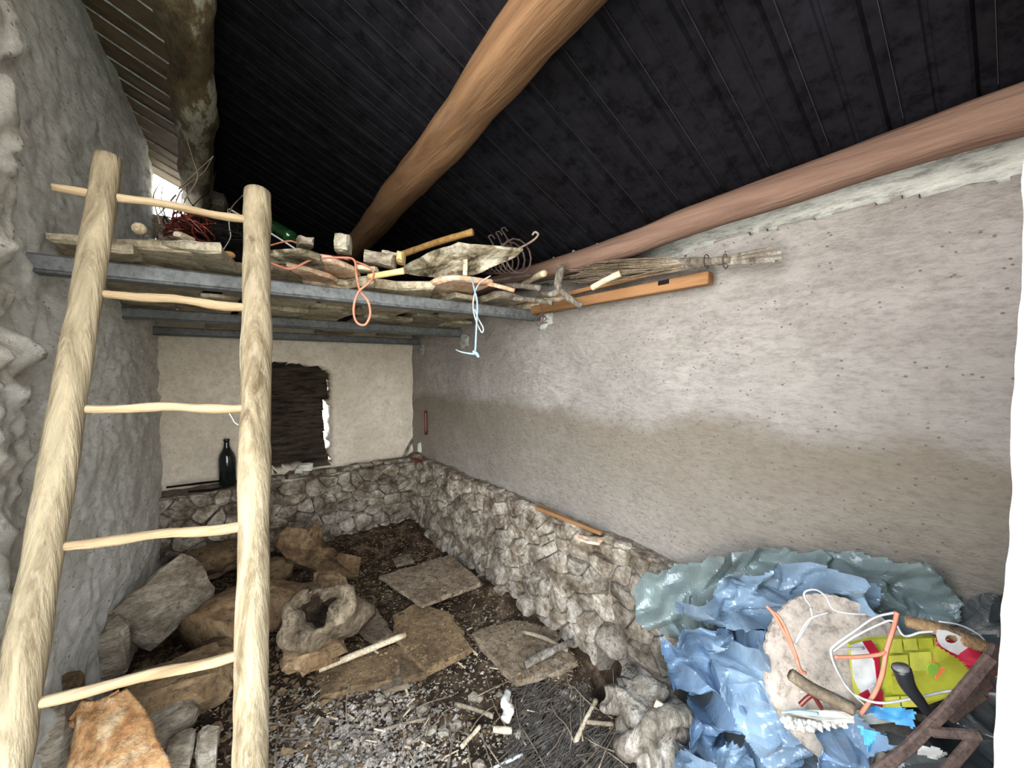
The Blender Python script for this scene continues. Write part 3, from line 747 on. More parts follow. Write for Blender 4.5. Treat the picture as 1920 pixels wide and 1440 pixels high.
for i, (pp, lab) in enumerate([
    ([(320, 420, 1.6), (338, 360, 1.6), (380, 325, 1.62), (398, 296, 1.6)], 'long dark twig curving up into the light of the gable gap'),
    ([(300, 420, 1.55), (288, 370, 1.55), (302, 340, 1.55)], 'dark twig standing against the left wall above the loft'),
    ([(352, 420, 1.6), (345, 380, 1.6), (370, 335, 1.6), (362, 300, 1.6), (348, 255, 1.62)], 'thin pale twig tip reaching up beside the old beam'),
    ([(330, 365, 1.6), (300, 400, 1.6), (285, 412, 1.6)], 'forked twig crossing low in front of the gable gap'),
    ([(430, 440, 1.7), (432, 395, 1.66), (455, 366, 1.6)], 'pale knobbly twig rising beside the right ladder pole'),
    ([(335, 355, 1.6), (360, 330, 1.6), (400, 293, 1.58)], 'straight knobbly twig leaning right below the old beam')]):
    tagit(tube('twig', [P(*p) for p in pp], .0035, M['twig'], r1=.0015, seg=6, wob=.3, nf=30), lab, 'twig')
tagit(tube('string', [P(427, 392, 1.6), P(430, 425, 1.55), P(432, 445, 1.5), P(418, 470, 1.35)], .0016, M['white_cord'], seg=5), 'thin white string hanging down to the slab beside the ladder', 'string')
for i in range(9):
    x0, y0 = r2.uniform(310, 400), r2.uniform(400, 425); x1, y1 = x0+r2.uniform(-45, 45), y0-r2.uniform(40, 110)
    x1 = max(298, min(405, x1))
    tagit(tube('twig', [P(x0, y0, 1.62), P((x0+x1)/2+r2.uniform(-12, 12), (y0+y1)/2, 1.64), P(x1, y1, 1.66)], .0028, M['near_black'], r1=.0012, seg=5), 'dark thin twig sticking up against the bright gable gap', 'twig', 'dark twigs before the gable gap')  # near-black colour paints these twigs as backlit silhouettes
# green bottle lying
bt = thing('glass_bottle', 'green glass bottle lying on the loft behind the right ladder pole', 'bottle', P(530, 445, 2.0))
tube('body', [P(498, 418, 2.1), P(520, 430, 2.02), P(546, 446, 1.95)], .033, M['greenglass'], parent=bt, seg=14)
tube('neck', [P(544, 445, 1.955), P(562, 456, 1.92)], .012, M['greenglass'], parent=bt, seg=10)
tagit(tube('plastic_strip', [P(430, 392, 1.75), P(470, 415, 1.75), P(520, 445, 1.75), P(562, 472, 1.73)], .004, M['white'], seg=6), 'thin white strip slanting across the loft behind the right ladder pole', 'strip')
# salmon cord, loop hanging over the beam
tagit(tube('cord', [P(500, 462, 1.62), P(540, 452, 1.6), P(557, 456, 1.62)], .0035, M['pink'], seg=6), 'short salmon cord end near the small grey block on the loft', 'cord')
pp = [(505, 492, 1.42), (545, 504, 1.42), (585, 487, 1.45), (640, 483, 1.5), (664, 488, 1.48), (668, 515, 1.44), (675, 545, 1.42), (690, 565, 1.41), (694, 590, 1.41), (684, 609, 1.41), (668, 603, 1.41), (663, 578, 1.41), (672, 548, 1.41), (694, 528, 1.42), (701, 512, 1.45), (690, 500, 1.48), (666, 490, 1.52)]
tagit(tube('cord', [P(*p) for p in pp], .0042, M['pink'], seg=8, k=7), 'salmon pink cord with a long loop hanging in front of the steel beam', 'cord')
tagit(tube('cord', [P(482, 490, 1.5), P(540, 487, 1.5), P(600, 478, 1.55), P(655, 487, 1.56)], .0045, M['red_wire'], seg=6), 'dark red cord lying along the top of the loft slabs', 'cord')
# pale blue and white cord
t = thing('cord', 'pale blue cord with a white loop hanging from the loft near the right wall', 'cord', P(893, 540, 1.68))
tube('strand', [P(884, 520, 1.70), P(890, 545, 1.66), P(895, 570, 1.64), P(893, 620, 1.64), P(891, 660, 1.64)], .0040, M['blue_cord'], parent=t, seg=8)
tube('knot', [P(888, 660, 1.64), P(893, 663, 1.63), P(898, 670, 1.63)], .0085, M['blue_cord'], r1=.006, parent=t, seg=8, wob=.3, nf=60)
tube('strand_end', [P(890, 664, 1.64), P(875, 662, 1.64), P(862, 659, 1.64), P(854, 655, 1.64)], .0045, M['blue_cord'], r1=.0015, parent=t, seg=8)
tube('white_loop', [P(920, 517, 1.70), P(900, 530, 1.68), P(890, 550, 1.66), P(887, 575, 1.655), P(892, 600, 1.65), P(903, 623, 1.65), P(906, 615, 1.65), P(897, 598, 1.655), P(890, 580, 1.65)], .0030, M['white_cord'], parent=t, seg=8)
# rusty spring with hook
t = thing('coil_spring', 'rusty coil spring of wire with a hooked end on the loft', 'spring', P(940, 500, 1.9))
a0, a1 = P(905, 500, 2.05), P(975, 478, 1.78)
ax = (a1-a0); axn = ax.normalized(); s_ = axn.cross(V((0, 0, 1))).normalized(); u_ = s_.cross(axn)
pts = []
for i in range(8*14+1):
    th = 2*pi*i/14; f_ = i/(8*14); r = .052+.060*f_
    pts.append(a0+ax*f_+(s_*cos(th)+u_*sin(th))*r*0.72)
vs, fs = tubegeo(pts, .0045, seg=6, smooth_path=False); mesh('coil', vs, fs, M['rust'], t, True)
tube('hook', [P(968, 468, 1.85), P(990, 457, 1.8), P(1004, 447, 1.8), P(1009, 439, 1.8), P(1003, 435, 1.8), P(998, 441, 1.8)], .0048, M['rust_light'], parent=t, seg=8)
for i, (x0, y0, x1_, y1_) in enumerate([(930, 437, 945, 470), (916, 444, 935, 478), (940, 430, 962, 465)]):
    tube('wire_hook', [P(x1_, y1_, 1.88), P(x0+4, y0+6, 1.9), P(x0, y0, 1.9), P(x0+6, y0-3, 1.9), P(x0+12, y0+4, 1.9)], .0035, M['rust'], parent=t, seg=6)
# sticks by the right wall
for i, (a, b_, r, mt, lab) in enumerate([
    ((978, 535, 2.2), (1021, 512, 1.88), .016, 'stick', 'round stick with a pale sawn end above the slabs near the right wall'),
    ((940, 535, 2.1), (1012, 540, 1.85), .014, 'grey_wood', 'grey stick lying flat on the right end of the loft'),
    ((1110, 540, 1.66), (1163, 513, 1.58), .013, 'stick', 'peeled stick end poking up from behind the orange board'),
    ((900, 532, 2.0), (1000, 515, 2.0), .011, 'rust', 'thin dark branch lying across the loft under the spring'),
    ((960, 560, 1.95), (1035, 568, 1.80), .012, 'grey_wood', 'pale grey stick tip resting over the end of the steel beam'),
    ((890, 528, 1.9), (965, 545, 1.85), .010, 'slab_orange', 'thin orange lath behind the blue cord')]):
    tagit(tube('wooden_stick', [P(*a), (P(*a)+P(*b_))/2+V((0, 0, .004)), P(*b_)], r, M[mt], seg=10, wob=.2, nf=15), lab, 'stick')
# forked branch
t = thing('forked_branch', 'knobbly forked branch at the right end of the loft', 'branch', P(1060, 560, 1.85))
tube('limb', [P(1053, 500, 1.86), P(1048, 518, 1.84), P(1046, 535, 1.83), P(1062, 555, 1.80), P(1090, 575, 1.78)], .019, M['grey_wood'], r1=.014, parent=t, seg=12, wob=.35, nf=16)
tube('limb', [P(1052, 545, 1.83), P(1030, 552, 1.86), P(1012, 548, 1.9)], .018, M['grey_wood'], r1=.010, parent=t, seg=12, wob=.35, nf=16)
tube('limb', [P(1060, 555, 1.82), P(1045, 562, 1.84), P(1022, 560, 1.9)], .015, M['twig'], r1=.008, parent=t, seg=12, wob=.35, nf=16)
t2 = thing('tie_wire', 'dark twisted wire binding the end of the steel beam', 'wire', P(1015, 600, 1.98))
tube('strand', [P(1008, 555, 1.96), P(1016, 580, 1.95), P(1018, 600, 1.95), P(1010, 612, 1.95), P(1006, 598, 1.95), P(1020, 592, 1.95), P(1014, 607, 1.95), P(1026, 604, 1.95)], .003, M['rust'], parent=t2, seg=6)
tube('strand', [P(1002, 604, 1.95), P(1014, 590, 1.94), P(1024, 598, 1.95), P(1012, 609, 1.95)], .003, M['rust'], parent=t2, seg=6)
# mortar patches round the beam ends
for i, (px, py, r, lab) in enumerate([(1026, 600, .060, 'front'), (872, 640, .055, 'middle'), (792, 655, .035, 'rear')]):
    p = onX(px, py, XR-0.002)
    mesh('mortar_patch', *rockgeo(p, (.016, r, r), 60+i, 3, .5), M['concrete'], wall_right, True)
# orange boards
bb = thing('wooden_board', 'orange-brown mortised board jutting out from the loft along the right wall', 'board', (1.45, 1.2, H+.3))
a, b_ = V((1.455, 1.95, H+.315)), onX(1333, 521, 1.455)
a.z = H+.325
dv = (b_-a).normalized()
hpos = a.lerp(b_, .86)
bar('board', a, b_, .045, .046, M['orange_board'], bb, bv=.004)
bar('upper_board', a+V((-.01, 0, .038)), onX(1262, 508, 1.445)+V((0, 0, .008)), .030, .020, M['orange_board'], bb, bv=.003)
bar('mortise_shade', hpos-dv*.028+V((-.0225, 0, .012)), hpos+dv*.020+V((-.0225, 0, .012)), .003, .018, M['near_black'], bb, bv=.0005)  # dark strip on the board face stands in for shade in the hole
# broom of twigs
br = thing('twig_broom', 'besom broom of fine grey twigs bound with wire lying above the orange board', 'broom', (1.42, 1.1, H+.37))
root = onX(1325, 491, 1.43)
gs = []
for i in range(150):
    e = onX(1045+r2.uniform(0, 130), r2.uniform(488, 530), 1.43+r2.uniform(-.06, .03))
    e.z = max(e.z, H+.36)
    m_ = root.lerp(e, .45)+V((r2.uniform(-.016, .012), 0, r2.uniform(-.012, .014)))
    gs.append(tubegeo([root+V((r2.uniform(-.01, .01), r2.uniform(-.02, .02), r2.uniform(-.010, .010))), m_, e, e+V((r2.uniform(-.03, .03), .05, r2.uniform(-.01, .02)))], .0022, .0010, seg=4, k=3))
vs, fs = join(gs); mesh('bristles', vs, fs, M['twig'], br, True, kind='stuff')
for (x0, y0) in ((1452, 464), (1467, 472), (1468, 484), (1455, 489)):
    e = onX(x0, y0, 1.44)
    bar('split_handle', root+V((0, .05, 0)), e, .008, .013, M['grey_wood'], br, bv=.003)
tube('bundle', [onX(1180, 502, 1.43), onX(1260, 495, 1.43), root, onX(1370, 487, 1.43)], .026, M['grey_wood'], r1=.012, parent=br, seg=12, wob=.3, nf=20)
for px in (1325, 1360):
    c = onX(px, 490, 1.43); tube('binding', [c+V((0.022*cos(t_), 0, .024*sin(t_))) for t_ in [k_*pi/6 for k_ in range(13)]], .002, M['rust'], parent=br, seg=5, k=2)

# ------------------------------------------------------------------ back ledge
def lathe(prof, c, seg=28):
    vs = [V((c[0]+r*cos(2*pi*j/seg), c[1]+r*sin(2*pi*j/seg), c[2]+z_)) for r, z_ in prof for j in range(seg)]
    fs = [(i*seg+j, i*seg+(j+1) % seg, (i+1)*seg+(j+1) % seg, (i+1)*seg+j) for i in range(len(prof)-1) for j in range(seg)]
    fs.append(tuple(range(seg-1, -1, -1))); fs.append(tuple((len(prof)-1)*seg+j for j in range(seg))); return vs, fs
pb = onY(427, 906, YF+.07); pb.z = .585
bt = thing('wine_bottle', 'tall black glass bottle standing on the stone ledge below the back wall', 'bottle', pb)
vs, fs = lathe([(.047, 0), (.052, .006), (.053, .15), (.052, .19), (.044, .222), (.028, .25), (.019, .275), (.0165, .30), (.0165, .315)], pb)
mesh('body', vs, fs, M['bottle'], bt, True)
vs, fs = lathe([(.0165, .312), (.0195, .314), (.0195, .328), (.016, .330)], pb)
mesh('lip', vs, fs, M['bottle'], bt, True)
o = tube('wooden_lath', [onY(312, 914, YF+.06), onY(360, 908, YF+.05), onY(412, 902, YF+.05)], .008, M['near_black'], seg=8, wob=.3); tagit(o, 'dark lath lying on the ledge left of the black bottle', 'stick')
o = tube('wooden_lath', [onY(352, 922, YF), onY(400, 918, YF), onY(440, 908, YF)], .007, M['near_black'], seg=8, wob=.3); tagit(o, 'dark lath on the ledge edge in front of the black bottle', 'stick')
p = onY(572, 876, YF+.06)
t = thing('animal_skull', 'small white bony lump on the window sill', 'bone', p)
rock('cranium', p, (.052, .038, .034), M['foam'], 5, t, 3, True, amp=.5)
rock('snout', p+V((-.045, -.01, -.018)), (.03, .022, .022), M['foam'], 6, t, 3, True, amp=.5)
o = tube('wooden_stick', [onY(757, 858, YF+.06), onY(770, 830, YB-.04), onY(787, 806, YB-.02)], .012, M['grey_wood'], seg=10, wob=.2); tagit(o, 'brown stick leaning in the back corner above the stones', 'stick')
o = slab('stone_chip', [P(782, 832, 3.62), P(792, 828, 3.62), P(800, 838, 3.62), P(798, 852, 3.62), P(782, 847, 3.62)], Fw*.02, M['foam'], seed=4, jit=.003, step=.03); tagit(o, 'white flat chip standing in the back corner', 'stone')
o = tube('rusty_pipe', [onX(798, 770, XR-.012), onX(799, 815, XR-.012)], .014, M['red_wire'], seg=8, wob=.3, nf=30); tagit(o, 'short dark red iron piece set upright in the right wall near the corner', 'iron')
o = tube('rusty_pipe', [P(770, 858, 3.5), P(800, 868, 3.4), P(812, 870, 3.35)], .014, M['red_wire'], seg=8, wob=.5, nf=30); tagit(o, 'rusty reddish scrap lying on the corner of the stone ledge', 'iron')
# lath on the right ledge
a, b_ = onZ(1006, 952, .652), onZ(1128, 1000, .652)
a.x = min(a.x, 1.485); b_.x = min(b_.x, 1.475)
tagit(bar('wooden_lath', a, b_, .020, .018, M['orange_board'], bv=.002), 'orange wooden lath lying on the stone ledge of the right wall', 'lath')
a2, b2 = onZ(1004, 945, .645), onZ(1085, 984, .645)
tagit(bar('wooden_lath', (min(a2.x, 1.497), a2.y, .652), (min(b2.x, 1.492), b2.y, .652), .010, .016, M['oldboard'], bv=.002), 'grey-brown lath tucked behind the orange lath on the ledge', 'lath')
tagit(slab('terracotta_shard', [onZ(1075, 1003, .645), onZ(1135, 1008, .645), onZ(1125, 1018, .645), onZ(1100, 1016, .645)], (0, 0, -.010), M['slab_orange'], seed=9, step=.03, jit=.003), 'reddish broken shard under the tip of the orange lath', 'shard')

# ------------------------------------------------------------------ big things on the floor, left
def facing(pts, th, mat, name, lab, cat, seed, **k):
    poly = [P(*p) for p in pts]; n_ = (poly[1]-poly[0]).cross(poly[2]-poly[0]).normalized()
    if n_.dot(Fw) < 0: n_ = -n_
    o = slab(name, poly, n_*th, mat, seed=seed, **k); return tagit(o, lab, cat)
facing([(205, 1146, 1.70), (340, 1035, 2.05), (378, 1050, 2.10), (396, 1088, 2.05), (413, 1112, 1.98), (302, 1205, 1.66)], .10, M['grey_stone'], 'stone_block', 'large broken grey-brown stone slab tilted against the left wall', 'stone', 51, jit=.008, chip=.08, relief=.012)
rock('stone', P(214, 1212, 1.62), (.055, .07, .125), M['grey_stone'], 52, None, 3, amp=.25)
tagit(bpy.context.scene.collection.objects[-1], 'narrow upright grey stone between the left wall and the tilted slab', 'stone')
def rk(px, py, d, rad, mat, seed, lab, name='stone', cat='stone', **k):
    return tagit(rock(name, P(px, py, d), rad, M[mat], seed, None, k.pop('sub', 3), **k), lab, cat)
rk(395, 1050, 2.55, (.17, .14, .09), 'brown_stone', 53, 'dark boulder behind the tilted slab near the back wall')
rk(335, 1292, 1.40, (.155, .13, .085), 'brown_stone', 54, 'broad brown stone under the lowest ladder rung')
rk(305, 1350, 1.30, (.10, .09, .06), 'grey_stone', 55, 'dull grey stone below the broad brown stone')
rk(430, 1215, 1.75, (.10, .10, .09), 'brown_stone', 56, 'brown stone just left of the right ladder pole near the floor')
rk(100, 1390, 1.10, (.055, .07, .11), 'grey_stone', 57, 'pale greenish stone beside the foot of the left ladder pole')
rk(115, 1300, 1.25, (.05, .05, .05), 'brown_stone', 58, 'small brown stone at the foot of the left wall')
facing([(312, 1440, 1.16), (318, 1385, 1.2), (352, 1362, 1.24), (372, 1362, 1.24), (358, 1440, 1.16)], .05, M['grey_stone'], 'stone_block', 'grey flat stone standing right of the orange split wood', 'stone', 61, jit=.004)
facing([(364, 1450, 1.16), (370, 1372, 1.22), (390, 1356, 1.24), (412, 1360, 1.24), (404, 1440, 1.17), (395, 1460, 1.15)], .04, M['grey_stone'], 'stone_block', 'narrow pale stone standing beside the right ladder pole at the bottom', 'stone', 62, jit=.004)
facing([(405, 1430, 1.3), (408, 1400, 1.32), (440, 1390, 1.36), (440, 1412, 1.34)], .03, M['stick'], 'wood_offcut', 'little pale wooden offcut left of the right ladder pole', 'wood', 63, jit=.003)
rk(300, 1345, 1.33, (.03, .04, .06), 'grey_stone', 64, 'small upright chip between orange wood and brown stone')
# fresh split wood
def split(u, v):
    # u across, v up
    lx = [(118, 1520, .98), (128, 1420, 1.0), (146, 1330, 1.06), (160, 1305, 1.10)]
    rx = [(330, 1520, 1.0), (316, 1420, 1.04), (290, 1350, 1.10), (240, 1288, 1.14)]
    def at(lst, v):
        f_ = v*3; i = min(2, int(f_)); t = f_-i; a, b2 = lst[i], lst[i+1]; return [a[k]+(b2[k]-a[k])*t for k in range(3)]
    a, b2 = at(lx, v), at(rx, v)
    p = P(*[a[k]+(b2[k]-a[k])*u for k in range(3)])
    h_ = 0.035*sin(pi*u)+0.010*fb(u*4+3, v*2, 1, 3)+0.009*max(0, sin(u*9+1.5*n1(v*3, 1)))
    return p-Fw*h_
vs, fs = grid(44, 50, split)
o = mesh('split_log', vs, fs, M['orange_wood'], None, True); solid(o, .025, -1)
tagit(o, 'bright orange freshly split wood at the bottom beside the left ladder pole', 'wood')
# long rotten trunk and the hollow stump
o = tube('rotten_log', [P(395, 1205, 1.72), P(460, 1150, 1.9), P(540, 1135, 2.08), P(640, 1130, 2.25)], .16, M['rot_wood'], r1=.13, seg=26, wob=.35, nf=5, k=10, flat=.8)
tagit(o, 'thick rotten brown log lying on the floor behind the right ladder pole', 'log')
rk(618, 1098, 2.2, (.075, .07, .075), 'rot_wood', 71, 'brown rotten knob at the end of the thick log', 'wood_chunk', 'wood', amp=.5)
facing([(510, 1016, 2.62), (538, 985, 2.72), (600, 994, 2.76), (612, 1018, 2.72), (640, 1038, 2.66), (678, 1043, 2.66), (676, 1082, 2.55), (610, 1075, 2.5), (548, 1052, 2.52)], .08, M['rot_wood'], 'bark_slab', 'jagged reddish-brown bark slab leaning by the back wall', 'bark', 72, jit=.012, relief=.012)
rk(590, 1002, 2.75, (.05, .05, .06), 'rot_wood', 73, 'knotty burl on top of the bark slab', 'wood_chunk', 'wood', amp=.6)
rk(500, 1075, 2.45, (.15, .1, .08), 'brown_stone', 74, 'dark brown stone hidden between bark slab and thick log')
def hollow():
    c0 = P(590, 1150, 1.66); ax = (P(640, 1185, 2.0)-c0).normalized()
    s_ = ax.cross(V((0, 0, 1))).normalized(); u_ = s_.cross(ax)
    seg = 40; vs = []; fs = []
    prof = [(1.0, .26), (1.08, .2), (1.06, .14), (1.0, .08), (1.0, .02), (.93, -.006), (.75, -.012), (.56, .004), (.46, .05), (.42, .11), (.32, .19), (.02, .24)]
    for r, l in prof:
        for j in range(seg):
            th = 2*pi*j/seg
            out = (.135+.030*cos(2*th-.8)+.014*sin(3*th+1)+.010*n1(cos(th)*3, sin(th)*3, 4))
            inn = (.135*(1.0+.7*n1(cos(th)*1.4+5, sin(th)*1.4, 2)))
            rr = out*r if r > .8 else (out*r if r > .6 else inn*r)
            rr *= 1+.22*n1(cos(th)*2.2, sin(th)*2.2, l*5+1)+.08*n1(cos(th)*7, sin(th)*7, l*4)
            off = s_*(.0 if r > .6 else .0)+u_*(0 if r > .6 else .025)
            vs.append(c0+ax*(l+.012*n1(cos(th)*5, sin(th)*5, r*9))+(s_*cos(th)*.98+u_*sin(th)*.95)*rr+off)
    for i in range(len(prof)-1):
        for j in range(seg): fs.append((i*seg+j, (i+1)*seg+j, (i+1)*seg+(j+1) % seg, i*seg+(j+1) % seg))
    fs.append(tuple(range(seg)))
    return vs, fs
vs, fs = hollow()
o = mesh('hollow_stump', vs, fs, M['stump'], None, True); o.data.materials.append(M['soil'])
o.data.polygons.foreach_set('material_index', [1 if i_ >= 8*40 else 0 for i_ in range(len(fs))]); tagit(o, 'hollow sawn stump with a dark hole facing the doorway', 'log')  # dark colour on the inner rings deepens the shade of the hollow
rk(590, 1218, 1.72, (.13, .10, .055), 'rot_wood', 76, 'flat rotten wood under the hollow stump', 'wood_chunk', 'wood', amp=.4)

# ------------------------------------------------------------------ slabs lying on the floor
def fslab(pts, z, th, mat, lab, seed, **k):
    o = slab('floor_slab', [onZ(px, py, z) for px, py in pts], (0, 0, -th), M[mat], seed=seed, **k); return tagit(o, lab, 'stone slab')
fslab([(710, 1080), (845, 1038), (905, 1092), (792, 1134)], .10, .025, 'floor_slab', 'grey diamond-shaped slab lying flat near the back of the floor', 81, jit=.006)
fslab([(735, 1150), (790, 1128), (850, 1150), (888, 1214), (800, 1262), (742, 1200)], .055, .035, 'brown_stone', 'brown flat slab with a broken corner in the middle of the floor', 82, jit=.012)
fslab([(682, 1132), (700, 1128), (738, 1186), (700, 1200), (672, 1180)], .065, .03, 'floor_slab', 'small dark slab right of the hollow stump', 83)
fslab([(590, 1252), (742, 1205), (760, 1235), (735, 1275), (600, 1305)], .035, .03, 'brown_stone', 'brown slab of broken pieces under the wooden lath', 84, jit=.010)
fslab([(742, 1208), (790, 1222), (800, 1262), (755, 1275)], .045, .03, 'brown_stone', 'small brown slab piece right of the lath', 85, jit=.008)
fslab([(880, 1185), (960, 1160), (1040, 1175), (1088, 1245), (968, 1282)], .045, .03, 'floor_slab', 'dark slab half buried in dirt beside the stone footing', 86, jit=.008)
fslab([(735, 1046), (770, 1036), (778, 1052), (742, 1060)], .09, .02, 'floor_slab', 'small flat stone behind the diamond slab', 87, jit=.006)
fslab([(700, 1262), (760, 1250), (770, 1285), (715, 1300)], .03, .02, 'floor_slab', 'thin slab piece nearest the doorway on the dirt', 88, jit=.008)
tagit(tube('wooden_lath', [onZ(598, 1255, .085), onZ(680, 1222, .095), onZ(760, 1190, .09)], .014, M['stick'], seg=8, wob=.15), 'straight pale lath lying across the brown slabs', 'lath')
tagit(tube('wooden_stick', [onZ(985, 1247, .07), onZ(1030, 1222, .085), onZ(1074, 1203, .09)], .017, M['grey_wood'], seg=10, wob=.3), 'grey stick on the half buried slab by the footing', 'stick')
tagit(tube('wooden_stick', [onZ(980, 1184, .07), onZ(1020, 1196, .075), onZ(1065, 1220, .07)], .010, M['twig'], seg=8, wob=.3), 'thin brown stick beside the footing stones', 'stick')
# grey driftwood chunk
t = thing('driftwood', 'weathered grey wood chunk with a forked hollow beside the blue plastic', 'wood', P(1215, 1370, 1.3))
rock('chunk', P(1210, 1330, 1.30), (.07, .12, .075), M['grey_wood'], 91, t, 4, True, amp=.6, fr=1.8)
rock('chunk', P(1232, 1385, 1.22), (.075, .06, .065), M['grey_wood'], 92, t, 4, True, amp=.6, fr=1.8)
tube('limb', [P(1165, 1400, 1.26), P(1200, 1385, 1.2), P(1245, 1345, 1.18), P(1290, 1345, 1.2)], .034, M['grey_wood'], r1=.028, parent=t, seg=14, wob=.45, nf=12)
tube('limb', [P(1170, 1370, 1.3), P(1195, 1330, 1.3), P(1250, 1290, 1.36)], .034, M['grey_wood'], r1=.03, parent=t, seg=14, wob=.45, nf=12)
tube('peeled_limb', [P(1228, 1318, 1.2), P(1245, 1330, 1.19), P(1262, 1350, 1.18)], .012, M['stick'], parent=t, seg=8, wob=.2)
tagit(bpy.context.scene.collection.objects[-1], 'pale peeled branch stub')
# grey bone-like scrap
tagit(tube('rag_scrap', [onZ(952, 1300, .06), onZ(948, 1318, .065), onZ(955, 1330, .05), onZ(947, 1352, .04)], .017, M['foam'], seg=10, wob=.6, nf=30), 'white rag scrap on the dirt floor', 'scrap')
# named sticks of the foreground
for i, (a, b_, r, mt, lab) in enumerate([
    ((865, 1385), (900, 1345), .008, 'stick', 'pale straight stick lying on the rubble left of the white rag'),
    ((1078, 1375), (1118, 1300), .010, 'stick', 'pale peeled stick pointing at the dark hole in the footing'),
    ((925, 1352), (960, 1356), .012, 'stick', 'short pale wood piece just below the white rag'),
    ((890, 1435), (980, 1400), .006, 'white', 'long white splinter at the bottom edge of the floor'),
    ((1095, 1340), (1150, 1345), .009, 'twig', 'grey stick lying level beside the peeled stick'),
    ((700, 1358), (800, 1332), .006, 'twig', 'long thin branch at the edge of the pale rubble'),
    ((853, 1300), (925, 1325), .009, 'twig', 'greyish branch left of the white rag'),
    ((500, 1385), (545, 1374), .004, 'twig', 'thin twig just right of the right ladder pole'),
    ((770, 1170), (800, 1180), .006, 'stick', 'tiny pale stick on the brown flat slab'),
    ((880, 1200), (895, 1215), .006, 'stick', 'tiny pale stick beside the dark slab')]):
    p0, p1 = onZ(*a, .05), onZ(*b_, .05)
    p0.z = fz(p0.x, p0.y)+r*1.4; p1.z = fz(p1.x, p1.y)+r*1.8
    mid = (p0+p1)/2; mid.z = max(mid.z, fz(mid.x, mid.y)+r*1.3)
    tagit(tube('wooden_stick', [p0, mid, p1], r, M[mt], seg=8, wob=.3, nf=20), lab, 'stick')
for i in range(60):          # pale splinters too alike to tell apart
    px, py = r2.uniform(560, 1080), r2.uniform(1130, 1440)
    c = onZ(px, py, .04); th = r2.uniform(0, 3.14); l = r2.uniform(.010, .028)
    if c.x > 1.3: continue
    zz_ = fz(c.x, c.y)+(.05 if py < 1260 and 590 < px < 890 else .012)
    a = V((c.x-cos(th)*l, c.y-sin(th)*l, zz_)); b_ = V((c.x+cos(th)*l, c.y+sin(th)*l, zz_+r2.uniform(-.004, .008)))
    tagit(bar('wood_splinter', a, b_, r2.uniform(.004, .010), .004, M['stick'], bv=.001), 'small pale wood splinter lying on the floor dirt', 'splinter', 'pale splinters on the floor')
# thin twigs lying about: too alike to tell apart
for i in range(46):
    if i < 26: px, py = r2.uniform(930, 1230), r2.uniform(1262, 1440)
    else: px, py = r2.uniform(520, 950), r2.uniform(1290, 1440)
    c = onZ(px, py, .04); th = r2.gauss(.9, .5); l = r2.uniform(.05, .16)
    pts = []
    for s in (-1, -.3, .4, 1):
        q = c+V((cos(th), sin(th), 0))*l*s+V((r2.uniform(-.008, .008), r2.uniform(-.008, .008), 0)); 
        q.z = fz(q.x, q.y)+.012+r2.uniform(0, .02); pts.append(q)
    tagit(tube('twig', pts, .0032, M['twig'], r1=.0015, seg=5, wob=.3, nf=30, k=3), 'thin dry twig lying in the dirt of the floor', 'twig', 'dry twigs on the dirt floor')
# brush of dark needles in front of the footing
gs = []
for i in range(700):
    px, py = r2.uniform(960, 1190), 0
    t_ = (px-960)/230; py = r2.uniform(1270+max(0, t_-.4)*40, 1440)
    c = onZ(px, py, .04); th = r2.gauss(.25, .3); l = r2.uniform(.03, .09)
    if not (0.2 < c.y < 2.2 and c.x < 1.36): continue
    a = c+V((-cos(th), -sin(th), 0))*l; b_ = c+V((cos(th), sin(th), 0))*l
    a.z = fz(a.x, a.y)+r2.uniform(.004, .02); b_.z = fz(b_.x, b_.y)+r2.uniform(.004, .02)
    gs.append(tubegeo([a, b_], .0016, .001, seg=3, k=1))
vs, fs = join(gs)
tagit(mesh('brushwood', vs, fs, M['twig_dark'], None, False, kind='stuff'), 'matted fine brushwood strewn on the floor by the footing', 'brushwood')
# chips, splinters and crumbs over the earth
def litter(n, area, size, mat, name, lab, seed, flat=.3, zoff=.004):
    rr = random.Random(seed); gs = []
    for i in range(n):
        x, y = area(rr)
        s = size*rr.uniform(.5, 1.6); l = s*rr.uniform(1, 2.6); th = rr.uniform(0, 6.28)
        c = V((x, y, fz(x, y)+zoff)); u_ = V((cos(th), sin(th), rr.uniform(-.25, .25))); v_ = V((-sin(th), cos(th), rr.uniform(-.25, .25))); w_ = V((0, 0, 1))
        h_ = s*flat
        vs = [c-u_*l-v_*s*.5, c+u_*l-v_*s*rr.uniform(.2, .6), c+u_*l*.8+v_*s*.5, c-u_*l*.9+v_*s*.4]
        vs += [p+w_*h_ for p in vs]
        gs.append((vs, [(3, 2, 1, 0), (4, 5, 6, 7), (0, 1, 5, 4), (1, 2, 6, 5), (2, 3, 7, 6), (3, 0, 4, 7)]))
    vs, fs = join(gs); o = mesh(name, vs, fs, mat, None, False, kind='stuff'); return tagit(o, lab, 'litter')
def ar(rr):
    x, y = rr.uniform(-.2, 1.34), rr.uniform(.8, 3.3)
    return x, y
litter(2200, ar, .0030, M['stick'], 'wood_chips', 'pale wood chips scattered over the dark earth floor', 1)
litter(3000, ar, .0042, M['rot_wood'], 'bark_crumbs', 'brown bark crumbs scattered over the earth floor', 2)
